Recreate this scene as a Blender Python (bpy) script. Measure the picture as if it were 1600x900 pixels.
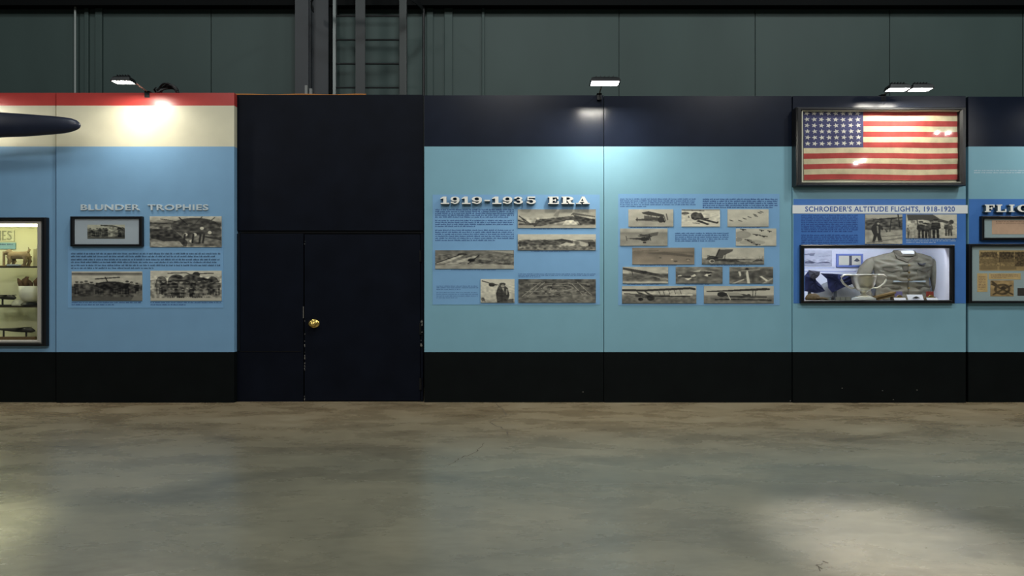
import bpy, math, random
import numpy as np
from mathutils import Vector, Matrix
random.seed(4); np.random.seed(4)
C = bpy.context.scene.collection
for o in list(bpy.data.objects): bpy.data.objects.remove(o)

# ---------------------------------------------------------------- camera / world / light
CAMH, D, F = 1.43, 7.5, 937.5
cam = bpy.data.cameras.new('camera'); cam.sensor_width = 36; cam.lens = 36*F/1600; cam.clip_end = 200
co = bpy.data.objects.new('camera', cam); C.objects.link(co)
co.location = (0, -D, CAMH); co.rotation_euler = (math.pi/2, 0, 0)
sc = bpy.context.scene; sc.camera = co
vs = sc.view_settings; vs.view_transform = 'Standard'; vs.look = 'None'; vs.gamma = 1; vs.use_curve_mapping = False
vs.exposure = 0.0
def lin(c):
    return tuple(((v/255)/12.92 if v/255 <= .04045 else ((v/255+.055)/1.055)**2.4) for v in c)
w = bpy.data.worlds.new('hall_air'); sc.world = w; w.use_nodes = True
w.node_tree.nodes['Background'].inputs[0].default_value = (.80, .95, 1.0, 1)
w.node_tree.nodes['Background'].inputs[1].default_value = .05
def area(name, loc, size, e, col, aim=None, spread=180):
    l = bpy.data.lights.new(name, 'AREA'); l.shape = 'SQUARE'; l.size = size; l.energy = e; l.color = col
    l.spread = math.radians(spread)
    o = bpy.data.objects.new(name, l); C.objects.link(o); o.location = loc
    d = (Vector(aim)-Vector(loc)) if aim else Vector((0, 0, -1))
    o.rotation_euler = d.to_track_quat('-Z', 'Y').to_euler(); return o
def point(name, loc, r, e, col):
    l = bpy.data.lights.new(name, 'POINT'); l.energy = e; l.color = col; l.shadow_soft_size = r
    o = bpy.data.objects.new(name, l); C.objects.link(o); o.location = loc; return o
# high bay lamps of the hangar roof
for x, e_ in ((-7, 95), (0, 205), (7, 230)):
    area('high_bay_lamp', (x, -5.2, 8.8), 1.0, e_, (.93, 1.0, .98), (x, -1.5, 0))
    area('high_bay_lamp', (x, -11.5, 9.2), 1.4, 215, (1.0, .97, .93), (x, -3, 1))
# twin track spots across the hall, seen mirrored in the glass over the flag
for px, py in ((1455, 211), (1472, 211), (1330, 257), (1341, 254)):
    Dm = 18.2; o_ = point('track_spot', ((px-800)/F*Dm, 7.5-Dm, CAMH+(450-py)/F*Dm), .05, 14, (1, .98, .95))
    o_.data = bpy.data.lights.new('track_spot', 'SPOT'); o_.data.energy = 170; o_.data.color = (1, .98, .95); o_.data.shadow_soft_size = .03
    o_.data.spot_size = math.radians(11); o_.data.spot_blend = .8; o_.rotation_euler = (Vector((4.62, -.1, 3.05))-o_.location).to_track_quat('-Z', 'Y').to_euler()

# added unseen spots; their floor pools stand in for mirrored case glare
for fx, fy, e_, c_ in ((2.15, -4.1, 5200, (1, .96, 1)), (-3.45, -4.1, 3800, (.96, 1, .78))):
    o_ = area('tmp', (fx, fy, 8.9), 1, 1, (1, 1, 1)); o_.name = 'floor_glare_spot'
    o_.data = bpy.data.lights.new('floor_glare_spot', 'SPOT'); o_.data.energy = e_; o_.data.color = c_; o_.data.shadow_soft_size = .1
    o_.data.spot_size = math.radians(11); o_.data.spot_blend = 1; o_.rotation_euler = (0, 0, 0)

# ---------------------------------------------------------------- helpers
def X(px, y=0): return (px-800)/F*(D+y)
def Z(py, y=0): return CAMH+(450-py)/F*(D+y)
def P(px, py, y=0): return (X(px, y), y, Z(py, y))
def tag(o, label=None, cat=None, group=None, kind=None):
    if label: o['label'] = label
    if cat: o['category'] = cat
    if group: o['group'] = group
    if kind: o['kind'] = kind
    return o
def empty(name, loc, label, cat, group=None):
    o = bpy.data.objects.new(name, None); C.objects.link(o); o.location = loc; o.empty_display_size = .1
    return tag(o, label, cat, group)
MATS = {}
def mat(name, col, rough=.5, metal=0, spec=.5, emit=None, es=0, noise=0, nscale=8, stretch=(1, 1, 1), bump=0, trans=0, ior=1.45):
    if name in MATS: return MATS[name]
    m = bpy.data.materials.new(name); m.use_nodes = True; nt = m.node_tree; b = nt.nodes['Principled BSDF']
    c = lin(col)
    b.inputs['Base Color'].default_value = (*c, 1); b.inputs['Roughness'].default_value = rough
    b.inputs['Metallic'].default_value = metal; b.inputs['Specular IOR Level'].default_value = spec
    b.inputs['Transmission Weight'].default_value = trans; b.inputs['IOR'].default_value = ior
    if emit: b.inputs['Emission Color'].default_value = (*lin(emit), 1); b.inputs['Emission Strength'].default_value = es
    if noise or bump:
        tc = nt.nodes.new('ShaderNodeTexCoord'); mp = nt.nodes.new('ShaderNodeMapping'); mp.inputs['Scale'].default_value = stretch
        n = nt.nodes.new('ShaderNodeTexNoise'); n.inputs['Scale'].default_value = nscale; n.inputs['Detail'].default_value = 6
        nt.links.new(tc.outputs['Object'], mp.inputs[0]); nt.links.new(mp.outputs[0], n.inputs[0])
        if noise:
            r = nt.nodes.new('ShaderNodeMapRange'); r.inputs['From Min'].default_value = .3; r.inputs['From Max'].default_value = .7
            r.inputs['To Min'].default_value = 1-noise; r.inputs['To Max'].default_value = 1+noise
            v = nt.nodes.new('ShaderNodeVectorMath'); v.operation = 'SCALE'; v.inputs[0].default_value = c
            nt.links.new(n.outputs[0], r.inputs[0]); nt.links.new(r.outputs[0], v.inputs['Scale']); nt.links.new(v.outputs[0], b.inputs['Base Color'])
        if bump:
            bp = nt.nodes.new('ShaderNodeBump'); bp.inputs['Strength'].default_value = bump; bp.inputs['Distance'].default_value = .02
            nt.links.new(n.outputs[0], bp.inputs['Height']); nt.links.new(bp.outputs[0], b.inputs['Normal'])
    MATS[name] = m; return m
def vmat(name, rough=.5, noise=0, nscale=30):
    if name in MATS: return MATS[name]
    m = bpy.data.materials.new(name); m.use_nodes = True; nt = m.node_tree; b = nt.nodes['Principled BSDF']
    a = nt.nodes.new('ShaderNodeAttribute'); a.attribute_name = 'print'
    b.inputs['Roughness'].default_value = rough; b.inputs['Specular IOR Level'].default_value = .25
    nt.links.new(a.outputs['Color'], b.inputs['Base Color'])
    MATS[name] = m; return m
def glassmat():
    if 'glass' in MATS: return MATS['glass']
    m = bpy.data.materials.new('glass'); m.use_nodes = True; nt = m.node_tree
    for n in list(nt.nodes): nt.nodes.remove(n)
    o = nt.nodes.new('ShaderNodeOutputMaterial'); t = nt.nodes.new('ShaderNodeBsdfTransparent'); g = nt.nodes.new('ShaderNodeBsdfGlossy')
    g.inputs['Roughness'].default_value = .02; mx = nt.nodes.new('ShaderNodeMixShader'); lw = nt.nodes.new('ShaderNodeLayerWeight'); lw.inputs[0].default_value = .5
    pw = nt.nodes.new('ShaderNodeMath'); pw.operation = 'POWER'; pw.inputs[1].default_value = 5; nt.links.new(lw.outputs['Facing'], pw.inputs[0])
    fr = nt.nodes.new('ShaderNodeMath'); fr.operation = 'MULTIPLY_ADD'; fr.inputs[1].default_value = .94; fr.inputs[2].default_value = .035; nt.links.new(pw.outputs[0], fr.inputs[0])
    t.inputs[0].default_value = (.97, .98, .97, 1)
    nt.links.new(fr.outputs[0], mx.inputs[0]); nt.links.new(t.outputs[0], mx.inputs[1]); nt.links.new(g.outputs[0], mx.inputs[2]); nt.links.new(mx.outputs[0], o.inputs[0])
    MATS['glass'] = m; return m

class MB:
    def __init__(s): s.v = []; s.f = []; s.m = []; s.mi = 0
    def _q(s, n, faces):
        for f in faces: s.f.append(tuple(i+n for i in f)); s.m.append(s.mi)
    def box(s, x0, x1, y0, y1, z0, z1):
        n = len(s.v); s.v += [(x, y, z) for x in (x0, x1) for y in (y0, y1) for z in (z0, z1)]
        s._q(n, [(0, 1, 3, 2), (4, 6, 7, 5), (0, 4, 5, 1), (2, 3, 7, 6), (0, 2, 6, 4), (1, 5, 7, 3)]); return s
    def pbox(s, px0, px1, py0, py1, yf, yb):   # box given by its front outline on the plane y=yf
        return s.box(X(px0, yf), X(px1, yf), yf, yb, Z(py1, yf), Z(py0, yf))
    def obox(s, c, size, M):
        n = len(s.v)
        for x in (-.5, .5):
            for y in (-.5, .5):
                for z in (-.5, .5): s.v.append(tuple(Vector(c)+M@Vector((x*size[0], y*size[1], z*size[2]))))
        s._q(n, [(0, 1, 3, 2), (4, 6, 7, 5), (0, 4, 5, 1), (2, 3, 7, 6), (0, 2, 6, 4), (1, 5, 7, 3)]); return s
    def prism(s, pts, yf, yb):                 # pts: (x,z) polygon
        n = len(s.v); k = len(pts)
        a = sum(pts[i][0]*pts[(i+1) % k][1]-pts[(i+1) % k][0]*pts[i][1] for i in range(k))
        if a < 0: pts = pts[::-1]
        s.v += [(p[0], yf, p[1]) for p in pts]+[(p[0], yb, p[1]) for p in pts]
        s._q(n, [tuple(range(k)), tuple(range(2*k-1, k-1, -1))]+[(i, i+k, (i+1) % k+k, (i+1) % k) for i in range(k)]); return s
    def rings(s, R, close=True, cap=True):
        n = len(s.v); k = len(R[0])
        for r in R: s.v += [tuple(p) for p in r]
        for i in range(len(R)-1):
            for j in range(k if close else k-1):
                a = n+i*k+j; b = n+i*k+(j+1) % k
                s.f.append((a, b, b+k, a+k)); s.m.append(s.mi)
        if cap and close: s._q(n, [tuple(range(k-1, -1, -1))]); s._q(n+(len(R)-1)*k, [tuple(range(k))])
        return s
    def tube(s, path, r, k=10, ry=None):
        path = [Vector(p) for p in path]; R = []
        rr = r if isinstance(r, (list, tuple)) else [r]*len(path)
        up = Vector((0, 0, 1)); 
        for i, p in enumerate(path):
            t = (path[min(i+1, len(path)-1)]-path[max(i-1, 0)]).normalized()
            u = t.cross(up); u = u if u.length > .1 else t.cross(Vector((0, 1, 0))); u.normalize(); v = t.cross(u)
            R.append([p+(u*math.cos(a)+v*math.sin(a))*rr[i] for a in [2*math.pi*j/k for j in range(k)]])
        return s.rings(R)
    def lathe(s, c, prof, k=28, M=None):
        R = []
        for r, z in prof:
            R.append([Vector(c)+((M@Vector((r*math.cos(a), r*math.sin(a), z))) if M else Vector((r*math.cos(a), r*math.sin(a), z))) for a in [2*math.pi*j/k for j in range(k)]])
        return s.rings(R)
    def build(s, name, mats, parent=None, root=None, smooth=False, bevel=0, auto=False):
        me = bpy.data.meshes.new(name)
        org = Vector(root) if root is not None else Vector((0, 0, 0))
        me.from_pydata([tuple(Vector(v)-org) for v in s.v], [], s.f)
        for m in (mats if isinstance(mats, (list, tuple)) else [mats]): me.materials.append(m)
        me.polygons.foreach_set('material_index', s.m)
        if smooth: me.polygons.foreach_set('use_smooth', [True]*len(s.f))
        me.update(); o = bpy.data.objects.new(name, me); C.objects.link(o)
        if parent is not None: o.parent = parent
        else: o.location = org
        if bevel:
            b = o.modifiers.new('bevel', 'BEVEL'); b.width = bevel; b.segments = 2; b.limit_method = 'ANGLE'
        return o
def struct(mb, name, m, **k): return tag(mb.build(name, m, **k), kind='structure')

# ---------------------------------------------------------------- materials
NAVY = mat('navy_paint', (22, 28, 42), .24, spec=.28, noise=.12, nscale=3)
BLACK = mat('black_paint', (11, 15, 16), .5, spec=.12, noise=.15, nscale=4)
DOORM = mat('door_paint', (12, 16, 26), .5, spec=.10, noise=.2, nscale=3)
BLUE = mat('light_blue_paint', (124, 168, 185), .45, spec=.35, noise=.03, nscale=3)
BLUE2 = mat('sky_blue_paint', (118, 158, 192), .45, spec=.35, noise=.03, nscale=3)
PRINT = mat('pale_blue_print', (122, 166, 206), .5, spec=.3, noise=.03, nscale=5)
ROYAL = mat('royal_blue_print', (68, 116, 184), .45, spec=.35, noise=.05, nscale=5)
WHITE = mat('white_print', (222, 226, 226), .5)
RED = mat('red_paint', (176, 62, 58), .3, spec=.5, noise=.05, nscale=6)
CREAM = mat('cream_paint', (205, 200, 176), .3, spec=.5, noise=.04, nscale=4)
FRAME = mat('black_frame', (14, 15, 18), .32)
INK = mat('dark_blue_ink', (52, 84, 140), .6)
INK2 = mat('deep_blue_ink', (28, 62, 132), .6)
INKG = mat('slate_ink', (66, 92, 122), .6)
INKW = mat('pale_ink', (190, 205, 215), .6)
METAL = mat('dark_steel', (58, 62, 66), .45, metal=.3)
HANG = mat('hangar_green', (60, 75, 73), .55, spec=.3, noise=.08, nscale=1.5, stretch=(1, 1, .4))
GL = glassmat()

# floor
m = bpy.data.materials.new('polished_concrete'); m.use_nodes = True; nt = m.node_tree; b = nt.nodes['Principled BSDF']; L = nt.links.new
tc = nt.nodes.new('ShaderNodeTexCoord'); mp = nt.nodes.new('ShaderNodeMapping'); mp.inputs['Scale'].default_value = (.42, 1, 1); L(tc.outputs['Object'], mp.inputs[0])
def nz(sc_, det, dist=0, rough=.55):
    n = nt.nodes.new('ShaderNodeTexNoise'); n.inputs['Scale'].default_value = sc_; n.inputs['Detail'].default_value = det
    n.inputs['Distortion'].default_value = dist; n.inputs['Roughness'].default_value = rough; L(mp.outputs[0], n.inputs[0]); return n
def ramp(src, stops):
    r = nt.nodes.new('ShaderNodeValToRGB'); e = r.color_ramp.elements
    while len(e) > 1: e.remove(e[-1])
    for i, (p, c) in enumerate(stops):
        if i: el = e.new(p)
        else: el = e[0]; el.position = p
        el.color = (*c, 1)
    L(src, r.inputs[0]); return r
def mix(mode, fac, a, b_):
    x = nt.nodes.new('ShaderNodeMix'); x.data_type = 'RGBA'; x.blend_type = mode
    if isinstance(fac, (int, float)): x.inputs[0].default_value = fac
    else: L(fac, x.inputs[0])
    for s, v in ((6, a), (7, b_)):
        if isinstance(v, tuple): x.inputs[s].default_value = (*v, 1)
        else: L(v, x.inputs[s])
    return x.outputs[2]
n1 = nz(.9, 8, .6, .6); n2 = nz(2.6, 9, .35, .62); n3 = nz(18, 6, .3, .6); n4 = nz(.55, 4, .5)
base = ramp(n1.outputs[0], [(.28, lin((98, 97, 86))), (.5, lin((122, 119, 103))), (.72, lin((143, 137, 117)))]).outputs[0]
sx = nt.nodes.new('ShaderNodeSeparateXYZ'); L(tc.outputs['Object'], sx.inputs[0])
ma = nt.nodes.new('ShaderNodeMath'); ma.operation = 'MULTIPLY_ADD'; ma.inputs[1].default_value = .9; L(n4.outputs[0], ma.inputs[0]); 
my = nt.nodes.new('ShaderNodeMapRange'); my.inputs['From Min'].default_value = -3.0; my.inputs['From Max'].default_value = -.5; my.inputs['To Min'].default_value = -.45; my.inputs['To Max'].default_value = .45
L(sx.outputs['Y'], my.inputs[0]); L(my.outputs[0], ma.inputs[2])
cl = nt.nodes.new('ShaderNodeClamp'); L(ma.outputs[0], cl.inputs[0])
tan = ramp(n2.outputs[0], [(.3, lin((120, 103, 78))), (.55, lin((146, 131, 105))), (.75, lin((164, 152, 128)))]).outputs[0]
c1 = mix('MIX', cl.outputs[0], base, tan)
c2 = mix('MULTIPLY', .55, c1, ramp(n2.outputs[0], [(.3, (.55, .55, .55)), (.5, (.95, .95, .95)), (.7, (1.12, 1.12, 1.12))]).outputs[0])
c3 = mix('MULTIPLY', .35, c2, ramp(n3.outputs[0], [(.35, (.7, .7, .7)), (.6, (1.05, 1.05, 1.05))]).outputs[0])
L(c3, b.inputs['Base Color'])
rr = nt.nodes.new('ShaderNodeMapRange'); rr.inputs['To Min'].default_value = .22; rr.inputs['To Max'].default_value = .33; L(n2.outputs[0], rr.inputs[0]); L(rr.outputs[0], b.inputs['Roughness'])
b.inputs['Specular IOR Level'].default_value = .65
bp = nt.nodes.new('ShaderNodeBump'); bp.inputs['Strength'].default_value = .06; bp.inputs['Distance'].default_value = .01; L(n3.outputs[0], bp.inputs['Height']); L(bp.outputs[0], b.inputs['Normal'])
CONC = m

# ---------------------------------------------------------------- structure
floor = struct(MB().box(-15, 15, -16, 1.5, -.2, 0), 'floor', CONC)
def floor_pt(px, py):
    dep = F*CAMH/(py-450); return ((px-800)/F*dep, dep-D)
CRK = mat('crack_dirt', (70, 64, 54), .8)
def crack(pts, w0):
    mb = MB(); p = [floor_pt(*q) for q in pts]; pp = []
    for i in range(len(p)-1):
        for t in range(6):
            a = t/6; pp.append((p[i][0]*(1-a)+p[i+1][0]*a+random.uniform(-.012, .012), p[i][1]*(1-a)+p[i+1][1]*a+random.uniform(-.02, .02)))
    n = 0
    R = []
    for i, q in enumerate(pp):
        ww = w0*random.uniform(.3, 1); R.append([(q[0]-ww, q[1], .0008), (q[0]+ww, q[1]+ww, .0008)])
    mb.rings(R, close=False, cap=False); return tag(mb.build('floor_crack', CRK, parent=floor), kind='structure')
crack([(776, 631), (792, 648), (764, 660), (790, 672), (796, 684)], .007)
crack([(758, 692), (742, 708), (718, 716), (700, 728)], .006)
crack([(514, 631), (500, 637)], .005)
crack([(1292, 878), (1280, 884), (1276, 892)], .004)
crack([(0, 697), (30, 694), (60, 686)], .006)
YB = 1.25
bw = MB()   # hangar wall: wide flat sheets with shallow seams
seams = [-200, 118, 330, 520, 700, 967, 1180, 1390, 1598, 1820]
for a, c in zip(seams, seams[1:]):
    bw.box(X(a, YB)+.006, X(c, YB)-.006, YB, YB+.08, 0, 6.9)
bw.box(-15, 15, YB+.02, YB+.3, 0, 7)
struct(bw, 'wall_back', HANG)
# stiffening ribs in the sheeting
for px, w_ in ((137, .03), (156, .05), (672, .05), (701, .06), (755, .02)):
    struct(MB().box(X(px, YB)-w_, X(px, YB)+w_, YB-.035, YB, 0, 6.9), 'trim_%d' % px, HANG, bevel=.01)
# dark girt running along the wall head
bg = MB(); zt = Z(11, .95)
zt = Z(8, 1.08); bg.box(-15, 15, 1.08, 1.1, zt, zt+.8); bg.box(-15, 15, 1.1, YB, zt+.02, zt+.06)
struct(bg, 'trim_1', mat('girt_paint', (9, 11, 12), .7, spec=.1))

# ---------------------------------------------------------------- steel column, ladder, conduits behind the partition
STEEL = mat('grey_steel_paint', (38, 43, 48), .5, noise=.15, nscale=2)
yc = 1.05
t = tag(MB().box(X(461, .9), X(482, .9), .9, .93, 0, 6.6).box(X(485, 1.0), X(513, 1.0), 1.0, 1.03, 0, 6.6).box(X(482, .95), X(486, .95), .93, 1.2, 0, 6.6)
    .box(X(466, .9), X(490, .9), 1.18, 1.24, 0, 6.6).build('steel_column', STEEL, root=(X(485, 1), 1, 0)), 'grey steel building column left of the caged ladder behind the black partition', 'column')
for px in (479, 486):
    pass
lad = empty('caged_ladder', (X(575, .8), .8, 0), 'dark caged wall ladder rising behind the black partition above the door', 'ladder')
RL = lad.location; yl = .8; LM = mat('ladder_steel', (44, 49, 51), .5); RM = mat('rung_steel', (16, 18, 20), .5)
MB().box(X(521, yl), X(525.5, yl), yl-.03, yl+.03, .1, 6.5).build('rail', mat('worn_rail', (100, 107, 107), .35, metal=.3), lad, RL)
MB().box(X(624, yl), X(636, yl), yl-.03, yl+.03, .1, 6.5).build('rail', mat('ladder_rail', (52, 57, 57), .35, metal=.3), lad, RL, bevel=.008)
z = Z(137, yl); dz = 37.3*(D+yl)/F
k = 0
while z > .3: z -= dz
while z < 6.4:
    MB().tube([(X(524, yl), yl, z), (X(630, yl), yl, z)], .011, 10).build('rung', RM, lad, RL); z += dz
for zz in (Z(17, yl), Z(17, yl)+1.0):
    cx = (X(523, yl)+X(630, yl))/2; hw = (X(662, yl)-X(490, yl))/2; R = []
    cx = (X(662, yl)+X(490, yl))/2
    for i in range(25):
        a = math.pi*i/24; p = (cx+hw*math.cos(a), yl-.02-.7*math.sin(a))
        q = (cx+(hw-.012)*math.cos(a), yl-.02-.69*math.sin(a))
        R.append([(p[0], p[1], zz-.035), (p[0], p[1], zz+.035), (q[0], q[1], zz+.035), (q[0], q[1], zz-.035)])
    MB().rings(R).build('cage_hoop', RM, lad, RL)
MB().box(X(556, .74), X(571, .74), .72, .735, Z(160, yl)-.6, 6.5).build('cage_strap', LM, lad, RL)
for px in (515, 662):
    tag(MB().tube([(X(px, 1.15), 1.15, .02), (X(px, 1.15), 1.15, 6.5)], .018 if px > 600 else .04, 10).build('conduit_pipe', RM if px > 600 else BLACK, root=(X(px, 1.15), 1.15, 0)),  # the black tube by the column only darkens the gap there
        {515: 'dark tube standing in for the dark gap between steel column and caged ladder', 662: 'thin dark pipe on the hangar wall right of the caged ladder'}[px], 'pipe')
tag(MB().tube([(X(117.5, 1.18), 1.18, .02), (X(117.5, 1.18), 1.18, 6.6)], .014, 10).build('conduit_pipe', mat('pale_conduit', (140, 148, 146), .4), root=(X(117.5, 1.18), 1.18, 0)),
    'thin pale conduit on the hangar wall above the red and cream panel', 'pipe')
for px in (479, 486):
    tag(MB().box(X(px-2, .5), X(px+2, .5), .48, .52, 3.7, Z(134 if px < 480 else 139, .5)).box(X(px-2, .5), X(px+2, .5), .12, .52, 3.7, 3.74).build('bracket', mat('galvanised', (120, 122, 120), .5), root=(X(px, .5), .5, 3.7)),
        'small pale bracket behind the partition top, %s of two by the column' % ('left and taller' if px < 480 else 'right and shorter'), 'bracket')

# ---------------------------------------------------------------- raster painter for the printed photographs
class Pic:
    def __init__(s, x0, x1, y0, y1, org, k, S=2.2):
        s.r = (x0, x1, y0, y1); s.o = org; s.k = k
        s.nx = max(8, int((x1-x0)*S)); s.ny = max(8, int((y1-y0)*S))
        xs = np.linspace(x0, x1, s.nx); ys = np.linspace(y0, y1, s.ny)
        s.X, s.Y = np.meshgrid((xs-org[0])*k, (ys-org[1])*k)
        s.g = np.full(s.X.shape, .7)
        s.u = (s.X-s.X.min())/(np.ptp(s.X)); s.v = (s.Y-s.Y.min())/np.ptp(s.Y)
    def grad(s, *st):
        s.g = np.interp(s.v, [a for a, _ in st], [b for _, b in st]); return s
    def hgrad(s, a, b): s.g = s.g+a*(1-s.u)+b*s.u; return s
    def put(s, m, v, a=1.): s.g = np.where(m, s.g*(1-a)+v*a, s.g); return s
    def ell(s, cx, cy, rx, ry, v, a=1., rot=0):
        c, n = math.cos(math.radians(rot)), math.sin(math.radians(rot)); dx = s.X-cx; dy = s.Y-cy
        return s.put(((dx*c+dy*n)/rx)**2+((-dx*n+dy*c)/ry)**2 < 1, v, a)
    def poly(s, pts, v, a=1.):
        m = np.zeros(s.X.shape, bool); n = len(pts)
        for i in range(n):
            (xa, ya), (xb, yb) = pts[i], pts[(i+1) % n]
            if ya == yb: continue
            c = ((ya > s.Y) != (yb > s.Y)) & (s.X < (xb-xa)*(s.Y-ya)/(yb-ya)+xa); m ^= c
        return s.put(m, v, a)
    def line(s, pts, w_, v, a=1.):
        for (xa, ya), (xb, yb) in zip(pts, pts[1:]):
            dx, dy = xb-xa, yb-ya; t_ = np.clip(((s.X-xa)*dx+(s.Y-ya)*dy)/(dx*dx+dy*dy+1e-6), 0, 1)
            s.put(np.hypot(s.X-xa-t_*dx, s.Y-ya-t_*dy) < w_/2+.8, v, a)
        return s
    def noise(s, amp, cell=6, y0=None, y1=None, sx=2.):
        h, w_ = s.g.shape; gh = max(2, int(np.ptp(s.Y)/cell)+2); gw = max(2, int(np.ptp(s.X)/cell/sx)+2)
        r = np.random.rand(gh, gw)-.5
        yi = np.linspace(0, gh-1.001, h); xi = np.linspace(0, gw-1.001, w_); a = yi.astype(int); c = xi.astype(int)
        fy = (yi-a)[:, None]; fx = (xi-c)[None]
        n = r[a][:, c]*(1-fy)*(1-fx)+r[a+1][:, c]*fy*(1-fx)+r[a][:, c+1]*(1-fy)*fx+r[a+1][:, c+1]*fy*fx
        m = np.ones(s.Y.shape, bool)
        if y0 is not None: m &= s.Y > y0
        if y1 is not None: m &= s.Y < y1
        s.g = np.where(m, s.g+amp*2*n, s.g); return s
    def man(s, x, yfeet, h, v=.15, hat=None, legs=True):
        w_ = h*.2*s.asp
        s.ell(x, yfeet-h*.9, w_*.42, h*.085, .55); s.ell(x, yfeet-h*.95, w_*.5, h*.05, hat if hat is not None else v*.7)
        s.poly([(x-w_*.75, yfeet-h*.80), (x+w_*.75, yfeet-h*.80), (x+w_*.9, yfeet-h*.5), (x+w_*.5, yfeet-h*.42), (x-w_*.5, yfeet-h*.42), (x-w_*.9, yfeet-h*.5)], v)
        s.line([(x-w_*.3, yfeet-h*.45), (x-w_*.35, yfeet)], w_*.45, v*.8); s.line([(x+w_*.3, yfeet-h*.45), (x+w_*.4, yfeet)], w_*.45, v*.8)
        return s
    asp = 1.5
    def crowd(s, xa, xb, yfeet, h, n, lo=.08, hi=.55):
        for i in range(n):
            s.man(xa+(xb-xa)*(i+.5)/n+random.uniform(-3, 3), yfeet+random.uniform(-4, 4), h*random.uniform(.88, 1.08), random.uniform(lo, hi))
        return s
    def rgb(s, blur=1, lo=(24, 24, 25), hi=(242, 236, 214)):
        g = s.g
        for _ in range(blur):
            p = np.pad(g, 1, mode='edge'); g = (p[:-2, 1:-1]+p[2:, 1:-1]+p[1:-1, :-2]+p[1:-1, 2:]+2*g)/6
        g = np.clip(g+(np.random.rand(*g.shape)-.5)*.05, 0, 1)[..., None]
        lo = np.array(lo)/255; hi = np.array(hi)/255; c = lo*(1-g)+hi*g
        return np.where(c < .04045, c/12.92, ((c+.055)/1.055)**2.4)
PHM = vmat('photo_print', .42)
def pic_object(p, name, yf, thick, parent=None, root=None, tones=None, rgb=None, smaller=0):
    x0, x1, y0, y1 = p.r; col = rgb if rgb is not None else (p.rgb(*([1]+list(tones))) if tones else p.rgb())
    nx, ny = p.nx, p.ny
    xs = np.linspace(X(x0, yf), X(x1, yf), nx); zs = np.linspace(Z(y0, yf), Z(y1, yf), ny)
    XX, ZZ = np.meshgrid(xs, zs); V = np.stack([XX.ravel(), np.full(nx*ny, yf), ZZ.ravel()], 1)
    idx = np.arange(nx*ny).reshape(ny, nx)
    f = np.stack([idx[:-1, :-1], idx[1:, :-1], idx[1:, 1:], idx[:-1, 1:]], -1).reshape(-1, 4)
    corn = np.array([[xs[0], yf+thick, zs[0]], [xs[-1], yf+thick, zs[0]], [xs[-1], yf+thick, zs[-1]], [xs[0], yf+thick, zs[-1]]]); n = nx*ny
    V = np.vstack([V, corn]); org = np.array(root if root is not None else ((xs[0]+xs[-1])/2, yf+thick, zs[-1]))
    tl, tr, br, bl = idx[0, 0], idx[0, -1], idx[-1, -1], idx[-1, 0]
    F_ = f.tolist()+[[tl, tr, n+1, n], [tr, br, n+2, n+1], [br, bl, n+3, n+2], [bl, tl, n, n+3], [n, n+1, n+2, n+3]]
    me = bpy.data.meshes.new(name); me.from_pydata((V-org).tolist(), [], F_)
    at = me.color_attributes.new('print', 'FLOAT_COLOR', 'POINT'); a = np.ones((n+4, 4), np.float32)
    a[:n, :3] = col.reshape(-1, 3); a[n:, :3] = .45; at.data.foreach_set('color', a.ravel())
    me.materials.append(PHM); o = bpy.data.objects.new(name, me); C.objects.link(o)
    if parent is not None: o.parent = parent
    else: o.location = Vector(org)
    return o
def biplane(p, cx, cy, w_, v=.15, s=1):
    p.line([(cx-w_/2, cy-w_*.12), (cx+w_/2, cy-w_*.09)], w_*.05, v); p.line([(cx-w_/2, cy+w_*.03), (cx+w_/2, cy+w_*.06)], w_*.05, v)
    p.ell(cx, cy, w_*.12, w_*.09, v); 
    for d in (-.35, -.2, .2, .35): p.line([(cx+w_*d, cy-w_*.1), (cx+w_*d, cy+w_*.05)], w_*.015, v)
    p.ell(cx-w_*.08, cy+w_*.16, w_*.04, w_*.05, v*.5); p.ell(cx+w_*.08, cy+w_*.16, w_*.04, w_*.05, v*.5)

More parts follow.
